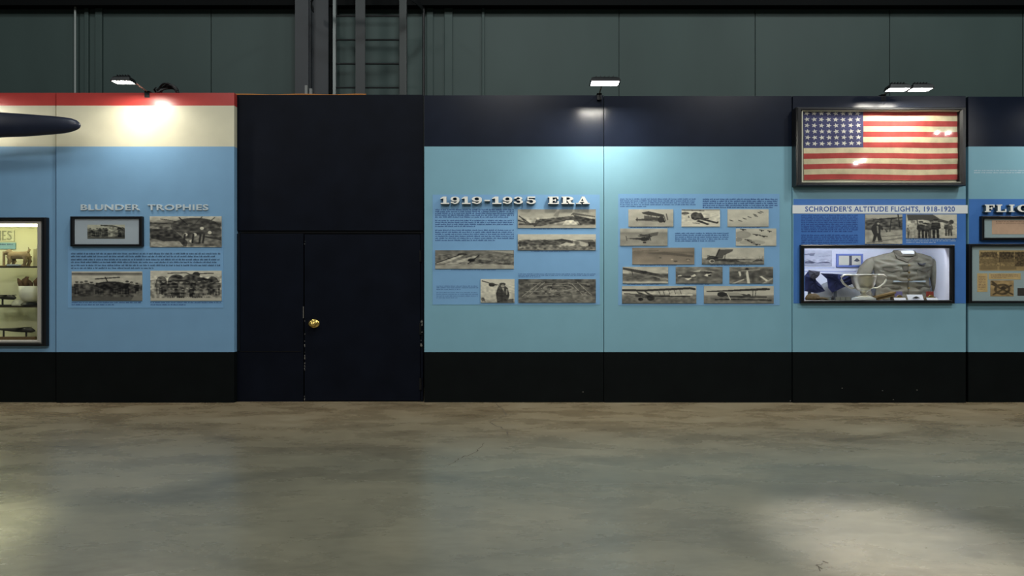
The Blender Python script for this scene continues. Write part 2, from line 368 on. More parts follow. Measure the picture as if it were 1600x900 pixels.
def text_block(px0, px1, py0, py1, rows, ink, parent, root, yf, short=.6, size=.5, ch=1.25):
    mb = MB(); pitch = (py1-py0)/rows
    for r in range(rows):
        y = py0+pitch*(r+.2); x = px0; end = px1 if r < rows-1 else px0+(px1-px0)*short
        while x < end-1:
            for c in range(random.randint(2, 8)):
                if x > end-1: break
                h = pitch*size*random.choice((.72, .72, .8, 1, 1)); wd = ch*random.uniform(.55, .85); yb = y+pitch*size
                n = len(mb.v); zt, zb = Z(yb-h, yf), Z(yb, yf)
                mb.v += [(X(x, yf), yf, zb), (X(x+wd, yf), yf, zb), (X(x+wd, yf), yf, zt), (X(x, yf), yf, zt)]
                mb._q(n, [(0, 1, 2, 3)]); x += ch
            x += ch*.9
    return mb.build('text_block', ink, parent, root)
def font_mesh(text, name, px0, px1, py0, py1, yf, depth, m, parent, root, bold=.02):
    cu = bpy.data.curves.new(name, 'FONT'); cu.body = text; cu.size = 1; cu.offset = bold; cu.space_character = 1.08; cu.resolution_u = 3
    tmp = bpy.data.objects.new(name, cu); C.objects.link(tmp); bpy.context.view_layer.update()
    me = bpy.data.meshes.new_from_object(tmp.evaluated_get(bpy.context.evaluated_depsgraph_get()))
    bpy.data.objects.remove(tmp)
    vs_ = [v.co.copy() for v in me.vertices]; xa = min(v.x for v in vs_); xb = max(v.x for v in vs_); ya = -.01; yb = .71
    mb = MB()
    def mp_(v, y): return (X(px0, yf)+(v.x-xa)/(xb-xa)*(X(px1, yf)-X(px0, yf)), y, Z(py1, yf)+(v.y-ya)/(yb-ya)*(Z(py0, yf)-Z(py1, yf)))
    order = sorted(me.polygons, key=lambda p: min(vs_[i].x for i in p.vertices)); words = []; hi = -9
    for p in order:
        lo = min(vs_[i].x for i in p.vertices)
        if lo > hi+.19: words.append([])
        words[-1].append(p); hi = max(hi, max(vs_[i].x for i in p.vertices))
    for wd in words:
        mb = MB(); n = len(vs_); mb.v = [mp_(v, yf-depth) for v in vs_]+[mp_(v, yf) for v in vs_]
        cnt = {}
        for p in wd:
            mb._q(0, [tuple(p.vertices)])
            for e in p.edge_keys: cnt[e] = cnt.get(e, 0)+1
        for (a, c), k_ in cnt.items():
            if k_ == 1: mb._q(0, [(a, c, c+n, a+n)])
        used = sorted({i for f in mb.f for i in f}); mpx = {u: i for i, u in enumerate(used)}
        mb.v = [mb.v[u] for u in used]; mb.f = [tuple(mpx[i] for i in f) for f in mb.f]
        mb.build(name, m, parent, root)
# slab-serif display letters as outlines on a unit square
def arc(cx, cy, rx, ry, tx, ty, a0, a1, n=14):
    q = []
    for i in range(n):
        p = []
        for a in (a0+(a1-a0)*i/n, a0+(a1-a0)*(i+1)/n):
            a = math.radians(a); p.append(((cx+rx*math.cos(a), cy+ry*math.sin(a)), (cx+(rx-tx)*math.cos(a), cy+(ry-ty)*math.sin(a))))
        q.append([p[0][0], p[1][0], p[1][1], p[0][1]])
    return q
def rb(a, b_, c, d): return [(a, b_), (c, b_), (c, d), (a, d)]
G = {
 '1': [rb(.34, 0, .64, 1), rb(.08, 0, .92, .15), [(.34, 1), (.06, .78), (.06, .66), (.34, .74)]],
 '9': arc(.5, .67, .46, .33, .25, .13, 0, 360, 24)+arc(.5, .5, .46, .5, .25, .13, -145, 40)+[rb(.06, .12, .3, .3)],
 '3': arc(.48, .74, .40, .26, .24, .12, -90, 160)+arc(.48, .29, .46, .29, .26, .13, -160, 90)+[rb(.06, .14, .28, .32), rb(.08, .7, .3, .86), rb(.35, .47, .5, .58)],
 '5': arc(.47, .33, .47, .33, .26, .13, -160, 130)+[rb(.12, .83, .88, 1), rb(.12, .48, .25, 1), rb(.05, .14, .28, .32)],
 '-': [rb(.12, .38, .88, .56)],
 'E': [rb(.12, 0, .42, 1), rb(0, .87, .95, 1), rb(.82, .64, .95, 1), rb(.4, .44, .72, .57), rb(.62, .32, .72, .68), rb(0, 0, .98, .13), rb(.85, 0, .98, .37)],
 'F': [rb(.12, 0, .42, 1), rb(0, .87, .95, 1), rb(.82, .62, .95, 1), rb(.4, .44, .72, .57), rb(.62, .32, .72, .68), rb(0, 0, .58, .13)],
 'L': [rb(.12, 0, .42, 1), rb(0, .87, .56, 1), rb(0, 0, .96, .13), rb(.83, 0, .96, .4)],
 'I': [rb(.32, 0, .66, 1), rb(.14, .87, .84, 1), rb(.14, 0, .84, .13)],
 'G': arc(.5, .5, .48, .5, .26, .13, 50, 340, 22)+[rb(.55, .38, 1, .5), rb(.68, 0, .92, .45), rb(.76, .62, .88, 1)],
 'R': [rb(.1, 0, .38, 1), rb(0, .87, .5, 1), rb(0, 0, .5, .13), rb(.3, .44, .55, .56), [(.42, .5), (.66, .5), (.86, 0), (.6, 0)], rb(.6, 0, 1, .13)]+arc(.5, .72, .42, .28, .27, .13, -90, 90),
 'A': [[(.44, 1), (.56, 1), (.24, .1), (.12, .1)], [(.40, 1), (.62, 1), (.92, .1), (.62, .1)], rb(.28, .27, .7, .39), rb(-.02, 0, .38, .13), rb(.5, 0, 1.04, .13)],
}
def slab_heading(chars, py0, py1, yf, depth, m, name, parent, root):
    h = bpy.data.objects.new(name, None); C.objects.link(h); h.parent = parent
    for ch, a, b_ in chars:
        mb = MB(); zb, zt = Z(py1, yf), Z(py0, yf); xa, xb = X(a, yf), X(b_, yf); 
        for i, q in enumerate(G[ch]):
            e = i*.00012
            mb.prism([(xa+(xb-xa)*u, zb+(zt-zb)*v) for u, v in q], yf-depth-e, yf-depth+.02 if depth > .1 else yf)
        o = mb.build('letter', [m, LS], h, root)
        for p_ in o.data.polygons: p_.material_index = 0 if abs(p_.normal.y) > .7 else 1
    return h

# ---------------------------------------------------------------- partition panels
def hole_boxes(mb, x0, x1, y0, y1, hx0, hx1, hy0, hy1, yf, yb):
    mb.pbox(x0, hx0, y0, y1, yf, yb) if hx0 > x0 else None
    mb.pbox(hx1, x1, y0, y1, yf, yb); mb.pbox(hx0, hx1, y0, hy0, yf, yb); mb.pbox(hx0, hx1, hy1, y1, yf, yb)
def panel(px0, px1, yf, label, bands, ptop, hole=None, yb=.1, seam=1.0):
    root = (X((px0+px1)/2, yf), yf, 0); e = empty('partition', root, label, 'partition', 'joined partition panels along the wall')
    for nm, y0, y1, m, in bands:
        mb = MB()
        if hole and y0 < hole[2] and y1 > hole[3]: hole_boxes(mb, px0, px1-seam, y0, y1, *hole, yf, yb)
        else: mb.box(X(px0, yf), X(px1-seam, yf), yf, yb, max(0, Z(y1, yf)) if y1 < 620 else 0, Z(y0, yf))
        mb.build(nm, m, e, root)
    return e, root
yA, yB_, yD, yE, yF, yG = 0.0, -.025, 0.0, -.012, -.03, 0.0
pA, rA = panel(-330, 88, yA, 'red, cream and blue partition panel at the left edge holding the lit shelf case', [('red_band', 145, 165, RED), ('cream_band', 165, 229, CREAM), ('board', 229, 550, BLUE2), ('kick_board', 550, 629, BLACK)], 145, hole=(-250, 62, 346, 536))
pB, rB = panel(88, 367, yB_, 'red, cream and blue partition panel under the blunder trophies heading', [('red_band', 145, 165, RED), ('cream_band', 165, 229, CREAM), ('board', 229, 550, BLUE2), ('kick_board', 550, 629, BLACK)], 145)
yC = .05
rC = (X(516, yC), yC, 0); pC = empty('partition', rC, 'plain black partition section around and above the black door', 'partition', 'joined partition panels along the wall')
MB().pbox(366, 661, 148, 360, yC, .1).build('upper_board', DOORM, pC, rC)
MB().box(X(366, yC), X(474, yC), yC, .1, 0, Z(365, yC)).build('side_board', DOORM, pC, rC)
MB().box(X(657.5, yC), X(661, yC), yC, .1, 0, Z(365, yC)).build('side_board', DOORM, pC, rC)
MB().pbox(366, 661, 360, 364.5, yC+.03, .1).build('joint_strip', FRAME, pC, rC)
MB().pbox(372, 374.5, 364, 548, yC-.012, yC).pbox(374, 470, 548.6, 549.6, yC-.006, yC).build('edge_strip', FRAME, pC, rC)
pD, rD = panel(663, 944, yD, 'navy topped light blue panel carrying the 1919-1935 heading', [('header_band', 149, 229, NAVY), ('board', 229, 550, BLUE), ('kick_board', 550, 629, BLACK)], 149)
pE, rE = panel(944, 1238, yE, 'navy topped light blue panel carrying twelve aircraft photographs', [('header_band', 150, 229, NAVY), ('board', 229, 550, BLUE), ('kick_board', 550, 629, BLACK)], 150)
pF, rF = panel(1239, 1510, yF, 'panel with the framed flag above and the lit jacket and trophy case below', [('header_band', 150, 229, NAVY), ('board', 229, 550, BLUE), ('kick_board', 550, 629, BLACK)], 150, hole=(1257, 1488, 387, 470))
pG, rG = panel(1513, 1900, yG, 'navy topped light blue panel cut off by the right edge, with framed clippings', [('header_band', 151, 229, NAVY), ('board', 229, 550, BLUE), ('kick_board', 550, 629, BLACK)], 151)
# backing studs closing the partition from behind
# door
dr = struct(MB().box(X(476, .045), X(656.5, .045), .045, .09, .012, Z(366, .045)), 'door_1', DOORM)
MB().lathe((0, 0, 0), [(.0, -.001), (.055, 0), (.055, .008), (.048, .014), (.02, .016), (.017, .045), (.032, .05), (.040, .062), (.038, .078), (.026, .088), (0, .091)], 28,
    Matrix.Translation((0, 0, 0)).to_3x3()@Matrix(((1.25, 0, 0), (0, 0, -1), (0, 1, 0)))).build('door_knob', mat('brass', (200, 172, 96), .25, metal=.85), dr, smooth=True).location = P(491, 505.5, .045)
for py in (400, 514, 600):
    MB().pbox(655, 659, py-9, py+9, .035, .05).tube([P(657.5, py-9, .033), P(657.5, py+9, .033)], .007).build('hinge', FRAME, dr)
MB().pbox(473.3, 474.6, 479, 497, .043, .05).build('strike_edge', mat('worn_edge', (96, 94, 88), .5), dr)
mb = MB()
for i in range(26):
    py = random.choice([random.uniform(545, 560), random.uniform(562, 578), random.uniform(618, 624), random.uniform(376, 384), random.uniform(500, 545)])
    pw = random.uniform(.3, .9); mb.pbox(475.6+random.uniform(-.6, .6), 476+pw, py, py+random.uniform(.5, 2.5), .0435, .05)
for i in range(10):
    py = random.uniform(500, 545); mb.pbox(657+random.uniform(-1, 2), 658.5+random.uniform(-.5, 2), py, py+random.uniform(.5, 3), .0345, .05)
CHM = mat('chips', (120, 118, 112), .7)
for pr, rt_, ypl, spots in ((pF, rF, yF, ((1315, 606), (1378, 610), (1432, 609), (1395, 624))), (pE, rE, yE, ((1234, 626), (910, 612)))):
    for a, b_ in spots: MB().pbox(a, a+1.8, b_, b_+.8, ypl-.0008, ypl).build('scuff', CHM, pr, rt_)
mb.build('chipped_paint', mat('chips', (120, 118, 112), .7), dr)

# graphic sheets
def sheet(px0, px1, py0, py1, yf, m, par, root, name='graphic_sheet', t_=.003):
    return MB().pbox(px0, px1, py0, py1, yf-t_, yf).build(name, m, par, root)
gB = sheet(106, 349, 385, 481, yB_, PRINT, pB, rB)
gD = sheet(676, 937, 304, 476, yD, PRINT, pD, rD)
gE = sheet(966, 1218, 303, 477, yE, PRINT, pE, rE)
mbF = MB(); hole_boxes(mbF, 1240, 1509, 311, 474, 1257, 1488, 387, 470, yF-.003, yF)
gF = mbF.build('graphic_sheet', ROYAL, pF, rF)
gG = sheet(1514, 1895, 311, 474, yG, ROYAL, pG, rG)
TB = lambda *a, **k: text_block(*a, **k)
ti = yB_-.0045
for a, b_, n, s in ((394, 403, 2, .97), (403.5, 412, 2, .98), (412.5, 421, 2, .55)): TB(111, 345, a, b_, n, INKG, gB, rB, ti, short=s, size=.6)
TB(112, 222, 471, 478, 2, INK, gB, rB, ti, short=.6); TB(235, 346, 471, 478, 2, INK, gB, rB, ti, short=.5)
ti = yD-.0045
TB(680, 803, 326, 340.5, 5, INK, gD, rD, ti, short=.93, size=.68); TB(680, 803, 343, 355, 4, INK, gD, rD, ti, short=.52, size=.6); TB(680, 803, 358, 377, 6, INK, gD, rD, ti, short=.76, size=.6)
TB(682, 748, 446, 454, 3, INK, gD, rD, ti, short=.6, size=.35); TB(682, 748, 456, 467, 4, INK, gD, rD, ti, short=.5, size=.3)
TB(810, 931, 427, 434, 3, INK, gD, rD, ti, short=.3, size=.45); TB(830, 895, 356.5, 359, 1, INK, gD, rD, ti, short=1, size=.5)
TB(830, 890, 391.6, 394, 1, INK, gD, rD, ti, short=1, size=.5); TB(705, 775, 420.5, 423, 1, INK, gD, rD, ti, short=1, size=.5)
ti = yE-.0045
TB(969, 1087, 309.5, 324, 5, INK, gE, rE, ti, short=.35, size=.6); TB(1098, 1215, 309.5, 325.5, 5, INK, gE, rE, ti, short=.95, size=.68)
TB(1055, 1139, 363, 378, 5, INK, gE, rE, ti, short=.75, size=.55)
for a, b_, y in ((985, 1045, 354.4), (1150, 1190, 354.4), (1000, 1060, 413.4), (1110, 1170, 413.4), (980, 1030, 443.4), (1070, 1110, 443.4)): TB(a, b_, y, y+2, 1, INK, gE, rE, ti, short=1)
ti = yF-.0045
TB(1252, 1341, 335, 363, 10, INK2, gF, rF, ti, short=.9, size=.6); TB(1252, 1341, 366, 383, 6, INK2, gF, rF, ti, short=.65, size=.6)
TB(1416, 1494, 372.5, 380.5, 3, INKW, gF, rF, ti, short=.6, size=.4); TB(1355, 1407, 381, 385, 2, INKW, gF, rF, ti, short=.6, size=.35)
TB(1522, 1700, 265, 271.5, 2, INKW, pG, rG, yG-.0015, short=.95, size=.5)
st = sheet(1238.5, 1512, 320.5, 333.5, yF-.003, WHITE, pF, rF, 'title_strip', .004)
font_mesh("SCHROEDER'S ALTITUDE FLIGHTS, 1918-1920", 'lettering', 1258, 1492, 322.5, 330.5, yF-.0072, .0008, mat('title_ink', (42, 82, 156), .5), st, rF, .018)
font_mesh("BLUNDER  TROPHIES", 'heading_lettering', 127, 326, 319.5, 328.5, yB_, .012, mat('silver_letter', (188, 200, 206), .4), pB, rB, .02)
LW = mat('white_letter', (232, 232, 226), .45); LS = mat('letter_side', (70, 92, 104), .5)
def hchars(s, x0, adv, wd): return [(c, x0+i*adv, x0+i*adv+wd*(.8 if c == '-' else 1)) for i, c in enumerate(s) if c != ' ']
slab_heading([('1', 688, 704), ('9', 704, 719), ('1', 721, 737), ('9', 737, 754), ('-', 756, 767), ('1', 768, 785), ('9', 785, 801), ('3', 802, 818), ('5', 822, 838), ('E', 856, 873), ('R', 877, 897), ('A', 900, 920)], 308, 319.5, yD-.003, .05, LW, 'heading_lettering', pD, rD)
slab_heading([('F', 1534, 1550), ('L', 1552, 1568), ('I', 1570, 1582), ('G', 1584, 1603)], 320.5, 332, yG-.003, .05, LW, 'heading_lettering', pG, rG)

# ---------------------------------------------------------------- photographs
OB, OD, OE, OF = (80, 300), (660, 290), (940, 290), (1230, 300)
def photo(p, yf, label, group, tones=None):
    o = pic_object(p, 'photograph', yf-.012, .012-.003, tones=tones); return tag(o, label, 'photograph', group)
gp = 'photographs on the blunder trophies panel'
p = Pic(234, 346, 338, 386, OB, 4.5).grad((0, .8), (.12, .7), (.2, .35), (.7, .4), (1, .55))
p.noise(.1, 12); p.poly([(690, 250), (1200, 240), (1200, 380), (690, 380)], .45).noise(.25, 14, 240)
p.poly([(690, 255), (860, 265), (960, 350), (950, 385), (700, 325)], .17); p.ell(1010, 240, 170, 58, .2).poly([(860, 240), (900, 195), (1080, 195), (1190, 240), (1195, 310), (900, 290)], .25)
p.line([(690, 218), (860, 225), (900, 235)], 7, .12).line([(770, 190), (900, 210)], 4, .15); p.line([(900, 180), (960, 230)], 6, .12).line([(1060, 175), (1010, 225)], 5, .15).line([(1150, 180), (1090, 225)], 4, .2)
p.noise(.18, 10, 200, 330); 
for x, y in ((945, 300), (1060, 255), (1115, 285), (1010, 300), (985, 345)): p.ell(x, y, 14, 11, .85); 
for x in (940, 1000, 1050, 1075): p.line([(x, 300), (x-8, 355)], 12, .12)
p.line([(1085, 315), (1195, 335)], 8, .15); p.poly([(700, 350), (900, 345), (930, 380), (700, 382)], .62).noise(.1, 8, 340)
photo(p, yB_, 'sepia photo of a wrecked propeller aircraft with people, right of the black framed picture', gp)
p = Pic(112, 222, 424, 470, OB, 4.5).grad((0, .8), (.04, .75), (.06, .35), (.1, .4), (.16, .78), (.42, .72), (.5, .3), (.62, .22), (1, .3)).noise(.07, 14)
p.crowd(160, 620, 715, 85, 13, .06, .3); p.line([(310, 612), (480, 600)], 6, .15).ell(420, 655, 110, 26, .1).line([(380, 600), (400, 640)], 5, .1)
p.noise(.2, 9, 640, 740); p.poly([(150, 735), (630, 735), (630, 765), (150, 765)], .3, .6); p.poly([(600, 700), (640, 690), (640, 765), (560, 765)], .6, .5)
photo(p, yB_, 'photo of a row of men standing before an aircraft, bottom left under the text', gp)
p = Pic(235, 346, 423, 470, OB, 4.5).grad((0, .82), (.35, .76), (.8, .5), (1, .72)).noise(.06, 14)
p.line([(820, 572), (950, 568), (1000, 590)], 5, .3).line([(1000, 575), (1140, 572)], 5, .2).ell(1020, 580, 26, 18, .12)
for cx, cy, rx, ry in ((775, 630, 38, 38), (880, 625, 60, 45), (990, 620, 70, 42), (1135, 640, 42, 46), (960, 690, 200, 50), (1060, 640, 60, 40)): p.ell(cx, cy, rx, ry, .25)
p.crowd(730, 1190, 715, 95, 11, .1, .5).crowd(810, 1100, 740, 70, 9, .12, .6).noise(.3, 9, 590, 745)
p.poly([(700, 745), (1195, 745), (1195, 770), (700, 770)], .72)
photo(p, yB_, 'photo of a dense group of seated men with an aircraft, bottom right under the text', gp)

gp = 'photographs under the 1919-1935 heading'
p = Pic(809, 931, 327, 356, OD, 4.5).grad((0, .55), (.3, .68), (.75, .72), (.8, .5), (1, .72)).noise(.06, 14)
p.poly([(800, 240), (1040, 215), (1215, 235), (1215, 255), (1000, 250), (830, 285), (780, 285)], .28); p.poly([(920, 215), (945, 180), (965, 180), (955, 220)], .5)
p.poly([(1040, 210), (1060, 190), (1215, 215), (1215, 222), (1060, 205)], .3).poly([(1060, 205), (1215, 240), (1215, 275), (1110, 275)], .2)
p.poly([(985, 275), (1010, 243), (1060, 243), (1095, 275)], .85); p.line([(680, 215), (760, 270)], 6, .2).line([(675, 245), (780, 275)], 6, .2).line([(700, 230), (735, 275)], 5, .3).line([(790, 285), (830, 240)], 8, .2)
p.line([(680, 272), (800, 268)], 8, .18).noise(.22, 9, 225, 280)
photo(p, yD, 'wide photo of a crashed aeroplane with raised tail, upper right below the heading', gp)
p = Pic(809, 931, 366, 391, OD, 4.5).grad((0, .8), (.3, .78), (.5, .5), (1, .42)).noise(.05, 14)
p.poly([(680, 385), (900, 380), (1060, 385), (1060, 420), (680, 420)], .3).noise(.25, 8, 378, 450).poly([(920, 385), (980, 374), (1040, 385), (1060, 398), (1000, 392)], .15)
p.poly([(960, 420), (1010, 400), (1080, 410), (1060, 425)], .8).ell(1140, 405, 35, 24, .72).poly([(1060, 380), (1200, 382), (1215, 410), (1180, 412), (1110, 390)], .35)
for x in (685, 1175, 1195, 1205): p.man(x, 428, 40, .15)
p.noise(.15, 6, 410, 460)
photo(p, yD, 'wide photo of aircraft debris in a field, just below the raised tail crash photo', gp)
p = Pic(680, 803, 391, 420, OD, 4.5).grad((0, .4), (.5, .42), (.75, .5), (.8, .6), (1, .6)).noise(.1, 16)
p.poly([(440, 458), (640, 458), (640, 480), (560, 470)], .62); p.poly([(90, 550), (250, 490), (290, 492), (150, 548)], .75).line([(95, 545), (260, 488)], 5, .12)
p.poly([(180, 550), (340, 500), (410, 490), (350, 515), (230, 552)], .68).poly([(380, 515), (560, 545), (640, 545), (640, 560), (400, 545)], .3)
p.poly([(390, 512), (640, 540), (560, 532)], .72).ell(345, 524, 26, 12, .12).ell(280, 483, 32, 8, .15).line([(320, 550), (400, 490)], 5, .1).noise(.18, 8, 480, 560)
photo(p, yD, 'photo of an overturned aeroplane in a field, alone at left below the text columns', gp)
p = Pic(751, 804, 436, 473, OD, 4.5).grad((0, .85), (.7, .8), (.9, .75), (1, .6)).noise(.05, 18)
p.line([(420, 670), (520, 700)], 5, .15).ell(488, 697, 22, 14, .15).line([(450, 680), (540, 700)], 3, .3)
p.poly([(530, 715), (545, 700), (580, 705), (600, 720), (612, 770), (600, 822), (525, 822), (517, 760)], .2); p.ell(563, 694, 22, 12, .2).ell(565, 706, 14, 10, .6).poly([(560, 720), (575, 720), (570, 745)], .7)
p.poly([(588, 725), (600, 730), (600, 765), (590, 770)], .6).ell(425, 800, 12, 14, .3).poly([(600, 800), (640, 795), (640, 822), (600, 822)], .3); p.line([(430, 790), (440, 815)], 5, .3).noise(.12, 8, 700, 822)
p.line([(560, 730), (560, 820)], 3, .08)
photo(p, yD, 'nearly square photo of an officer in belted coat and cap, left of the aerial photo', gp)
p = Pic(810, 931, 436, 473, OD, 4.5).grad((0, .38), (.15, .3), (.5, .35), (1, .38)).noise(.14, 14)
p.ell(955, 720, 110, 24, .55).ell(955, 720, 95, 17, .3).ell(955, 722, 60, 10, .5).ell(955, 722, 50, 7, .28)
for a in ((700, 780, 830, 680), (740, 780, 860, 680), (1190, 770, 1090, 680), (1130, 770, 1050, 690)): p.line([(a[0], a[1]), (a[2], a[3])], 3, .62)
for y in (690, 745, 770): p.line([(720, y), (1180, y)], 2, .5)
for i in range(46): p.poly(rb(*(lambda x, y: (x, y, x+random.uniform(8, 22), y+5))(random.uniform(740, 1160), random.uniform(685, 780))), random.choice((.1, .65)))
p.poly([(940, 822), (945, 785), (1020, 765), (1215, 775), (1215, 822)], .45, .7).noise(.12, 8)
photo(p, yD, 'dark aerial photo of an airfield laid out round an oval, bottom right of the panel', gp)

gp = 'aircraft photographs on the panel between the heading and the flag'
p = Pic(982, 1052, 327, 354, OE, 4.5).grad((0, .74), (1, .62)).noise(.06, 20)
p.poly([(280, 190), (330, 180), (440, 205), (435, 222), (330, 208), (295, 200)], .2).poly([(300, 210), (400, 225), (430, 245), (410, 262), (390, 245), (300, 238)], .3)
p.line([(245, 240), (400, 235)], 9, .18).line([(250, 228), (250, 248)], 6, .2).line([(260, 243), (420, 250)], 5, .3).ell(418, 240, 24, 20, .15)
for x in (325, 345, 385): p.line([(x, 205), (x+8, 238)], 3, .25)
p.ell(440, 252, 7, 8, .1).line([(455, 200), (465, 240)], 6, .3).line([(440, 215), (450, 250)], 3, .2)
photo(p, yE, 'photo of a single biplane facing right in flight, top left of the twelve', gp)
p = Pic(1065, 1125, 327, 354, OE, 4.5).grad((0, .55), (.05, .6), (.1, .86), (1, .84)).noise(.04, 20)
p.line([(560, 172), (720, 178)], 3, .2); p.ell(588, 195, 28, 10, .35).line([(612, 215), (614, 224)], 4, .15).ell(660, 215, 32, 28, .2).poly([(630, 200), (700, 190), (720, 225), (660, 240)], .25)
p.line([(660, 235), (750, 232)], 7, .15).poly([(680, 240), (760, 270), (745, 278), (665, 250)], .18).line([(700, 235), (810, 262)], 10, .2).poly([(800, 262), (822, 248), (820, 266)], .2).line([(640, 262), (690, 268)], 3, .3).noise(.15, 8, 195, 260)
photo(p, yE, 'bright photo of a diving dark biplane with handwriting, top middle of the twelve', gp)
p = Pic(1137, 1201, 327, 354, OE, 4.5).grad((0, .8), (.6, .8), (1, .68)).noise(.04, 20)
for x, y in ((912, 246), (975, 248), (1005, 233), (1040, 222), (1078, 205), (1085, 215), (1110, 192), (1125, 185)): p.line([(x-12, y-4), (x+12, y+3)], 3, .22).ell(x, y, 5, 3, .2)
photo(p, yE, 'photo of a string of distant aircraft in pale sky, top right of the twelve', gp)
p = Pic(969, 1043, 357, 384, OE, 4.5).grad((0, .68), (.2, .62), (.25, .52), (1, .58)).noise(.08, 20)
p.poly([(255, 352), (400, 325), (392, 350), (330, 362), (262, 360)], .3).poly([(170, 372), (290, 366), (340, 358), (335, 385), (270, 382)], .15).ell(300, 376, 30, 14, .1).line([(172, 355), (178, 385)], 4, .25).line([(270, 345), (350, 358)], 6, .15).ell(302, 400, 12, 6, .1).line([(335, 345), (345, 385)], 4, .1)
photo(p, yE, 'tan photo of a monoplane banking up to the right, left end of the second row', gp)
p = Pic(1150, 1213, 357, 384, OE, 4.5).grad((0, .78), (1, .76)).noise(.06, 18)
p.ell(990, 345, 60, 26, .45, .5).ell(960, 380, 30, 14, .4, .6).ell(1060, 400, 90, 18, .6, .6)
for x, y, w_ in ((995, 308, 40), (1125, 314, 30), (1180, 320, 26), (1090, 345, 50), (1140, 355, 50), (1030, 382, 46), (1055, 396, 40), (1090, 412, 50)): p.line([(x-w_/2, y-3), (x+w_/2, y+3)], 4, .2).ell(x, y+3, w_*.18, 6, .15)
photo(p, yE, 'photo of several aircraft flying above cloud, right end of the second row', gp)
p = Pic(988, 1085, 387, 413, OE, 4.5).grad((0, .56), (.2, .58), (.28, .46), (.4, .52), (1, .62)).noise(.07, 24)
p.line([(225, 462), (400, 455)], 3, .4).poly([(320, 478), (440, 465), (645, 490), (645, 505), (480, 488)], .36).ell(495, 520, 9, 5, .85).ell(520, 532, 14, 5, .3).ell(608, 520, 14, 5, .3).ell(608, 524, 10, 4, .8).ell(412, 508, 10, 3, .3)
photo(p, yE, 'brown aerial photo of a flat bare shoreline, left one of the third row', gp, ((30, 29, 28), (214, 196, 170)))
p = Pic(1097, 1194, 387, 413, OE, 4.5).grad((0, .74), (.62, .74), (.7, .5), (1, .35)).noise(.06, 20)
p.poly([(820, 450), (925, 448), (920, 462), (860, 490), (850, 512), (795, 512)], .28).line([(830, 448), (800, 512)], 5, .1).line([(870, 480), (865, 520)], 3, .2)
p.poly([(710, 512), (820, 515), (1130, 520), (1140, 530), (1000, 540), (780, 530)], .2).poly([(950, 525), (1090, 518), (1060, 535), (980, 538)], .55).ell(780, 510, 40, 12, .15).ell(775, 532, 20, 14, .7).ell(778, 532, 13, 9, .2)
p.line([(745, 495), (810, 500)], 5, .2).line([(1110, 500), (1110, 520)], 5, .5).line([(1135, 500), (1135, 524)], 6, .5).noise(.12, 8, 500, 555)
photo(p, yE, 'photo of a parked biplane with raised wings, right one of the third row', gp)
p = Pic(973, 1044, 417, 443, OE, 4.5).grad((0, .72), (.35, .7), (.45, .35), (.7, .3), (.85, .45), (.92, .8), (1, .5)).noise(.1, 16)
p.poly([(150, 575), (300, 600), (470, 635), (470, 645), (280, 620), (150, 590)], .22).ell(295, 608, 28, 9, .1).line([(165, 582), (460, 660)], 4, .2).poly([(300, 622), (470, 655), (470, 665)], .6).line([(210, 590), (220, 630)], 3, .15).ell(430, 655, 22, 10, .55).noise(.12, 9, 610, 690)
photo(p, yE, 'photo of an aircraft over a field with sloping wing, left end of fourth row', gp)
p = Pic(1056, 1129, 417, 443, OE, 4.5).grad((0, .5), (.2, .4), (.5, .36), (1, .4)).noise(.14, 14)
p.poly([(585, 655), (655, 622), (665, 632), (610, 665)], .9).poly([(720, 632), (775, 598), (785, 605), (745, 640)], .9).ell(605, 642, 26, 10, .2).ell(750, 608, 30, 12, .18).line([(540, 640), (660, 645)], 5, .2).line([(690, 595), (790, 605)], 6, .6).poly([(640, 605), (700, 590), (690, 605)], .75).ell(760, 632, 12, 6, .1).line([(540, 635), (560, 632)], 6, .85).noise(.08, 10)
photo(p, yE, 'dark photo of pale winged aircraft flying in formation, middle of the fourth row', gp)
p = Pic(1140, 1208, 417, 443, OE, 4.5).grad((0, .55), (.15, .4), (.6, .3), (1, .42)).noise(.16, 12)
p.poly([(1025, 580), (1045, 690), (1025, 690), (1015, 620)], .85).poly([(960, 605), (975, 602), (982, 630), (972, 640)], .85).poly([(1110, 638), (1125, 636), (1180, 672), (1160, 676)], .9).ell(1022, 588, 12, 9, .1).line([(985, 600), (1110, 590)], 5, .6).line([(920, 690), (1000, 660)], 7, .75).line([(1130, 690), (1200, 655)], 5, .7).ell(1110, 615, 50, 18, .2, .5)
photo(p, yE, 'aerial photo of an airfield with white strips, right end of the fourth row', gp)
p = Pic(972, 1088, 447, 474, OE, 4.5).grad((0, .74), (.45, .76), (.52, .5), (.6, .45), (.75, .4), (1, .38)).noise(.06, 20)
p.line([(150, 735), (300, 738), (620, 722), (655, 728)], 13, .14).line([(240, 775), (620, 780)], 8, .14).poly([(240, 740), (310, 745), (380, 780), (370, 802), (290, 790)], .25).ell(345, 790, 26, 20, .1).ell(275, 800, 18, 12, .08).line([(160, 760), (260, 765)], 5, .2)
for x in (400, 430, 470, 510, 550): p.line([(x, 735), (x+15, 775)], 2.5, .3)
p.poly([(480, 765), (640, 765), (640, 772), (480, 775)], .85).poly([(250, 745), (300, 745), (330, 770)], .8).noise(.12, 9, 745, 825)
photo(p, yE, 'long photo of a biplane with wide upper wing, bottom left of the twelve', gp)
p = Pic(1100, 1209, 447, 474, OE, 4.5).grad((0, .74), (.5, .76), (.56, .55), (.7, .42), (1, .45)).noise(.05, 20)
p.poly([(735, 742), (1150, 720), (1188, 724), (1180, 735), (900, 745), (740, 748)], .14).poly([(820, 752), (1000, 762), (1050, 775), (1000, 790), (850, 778)], .2).ell(845, 765, 32, 18, .1).poly([(880, 750), (960, 752), (1000, 775), (900, 775)], .6)
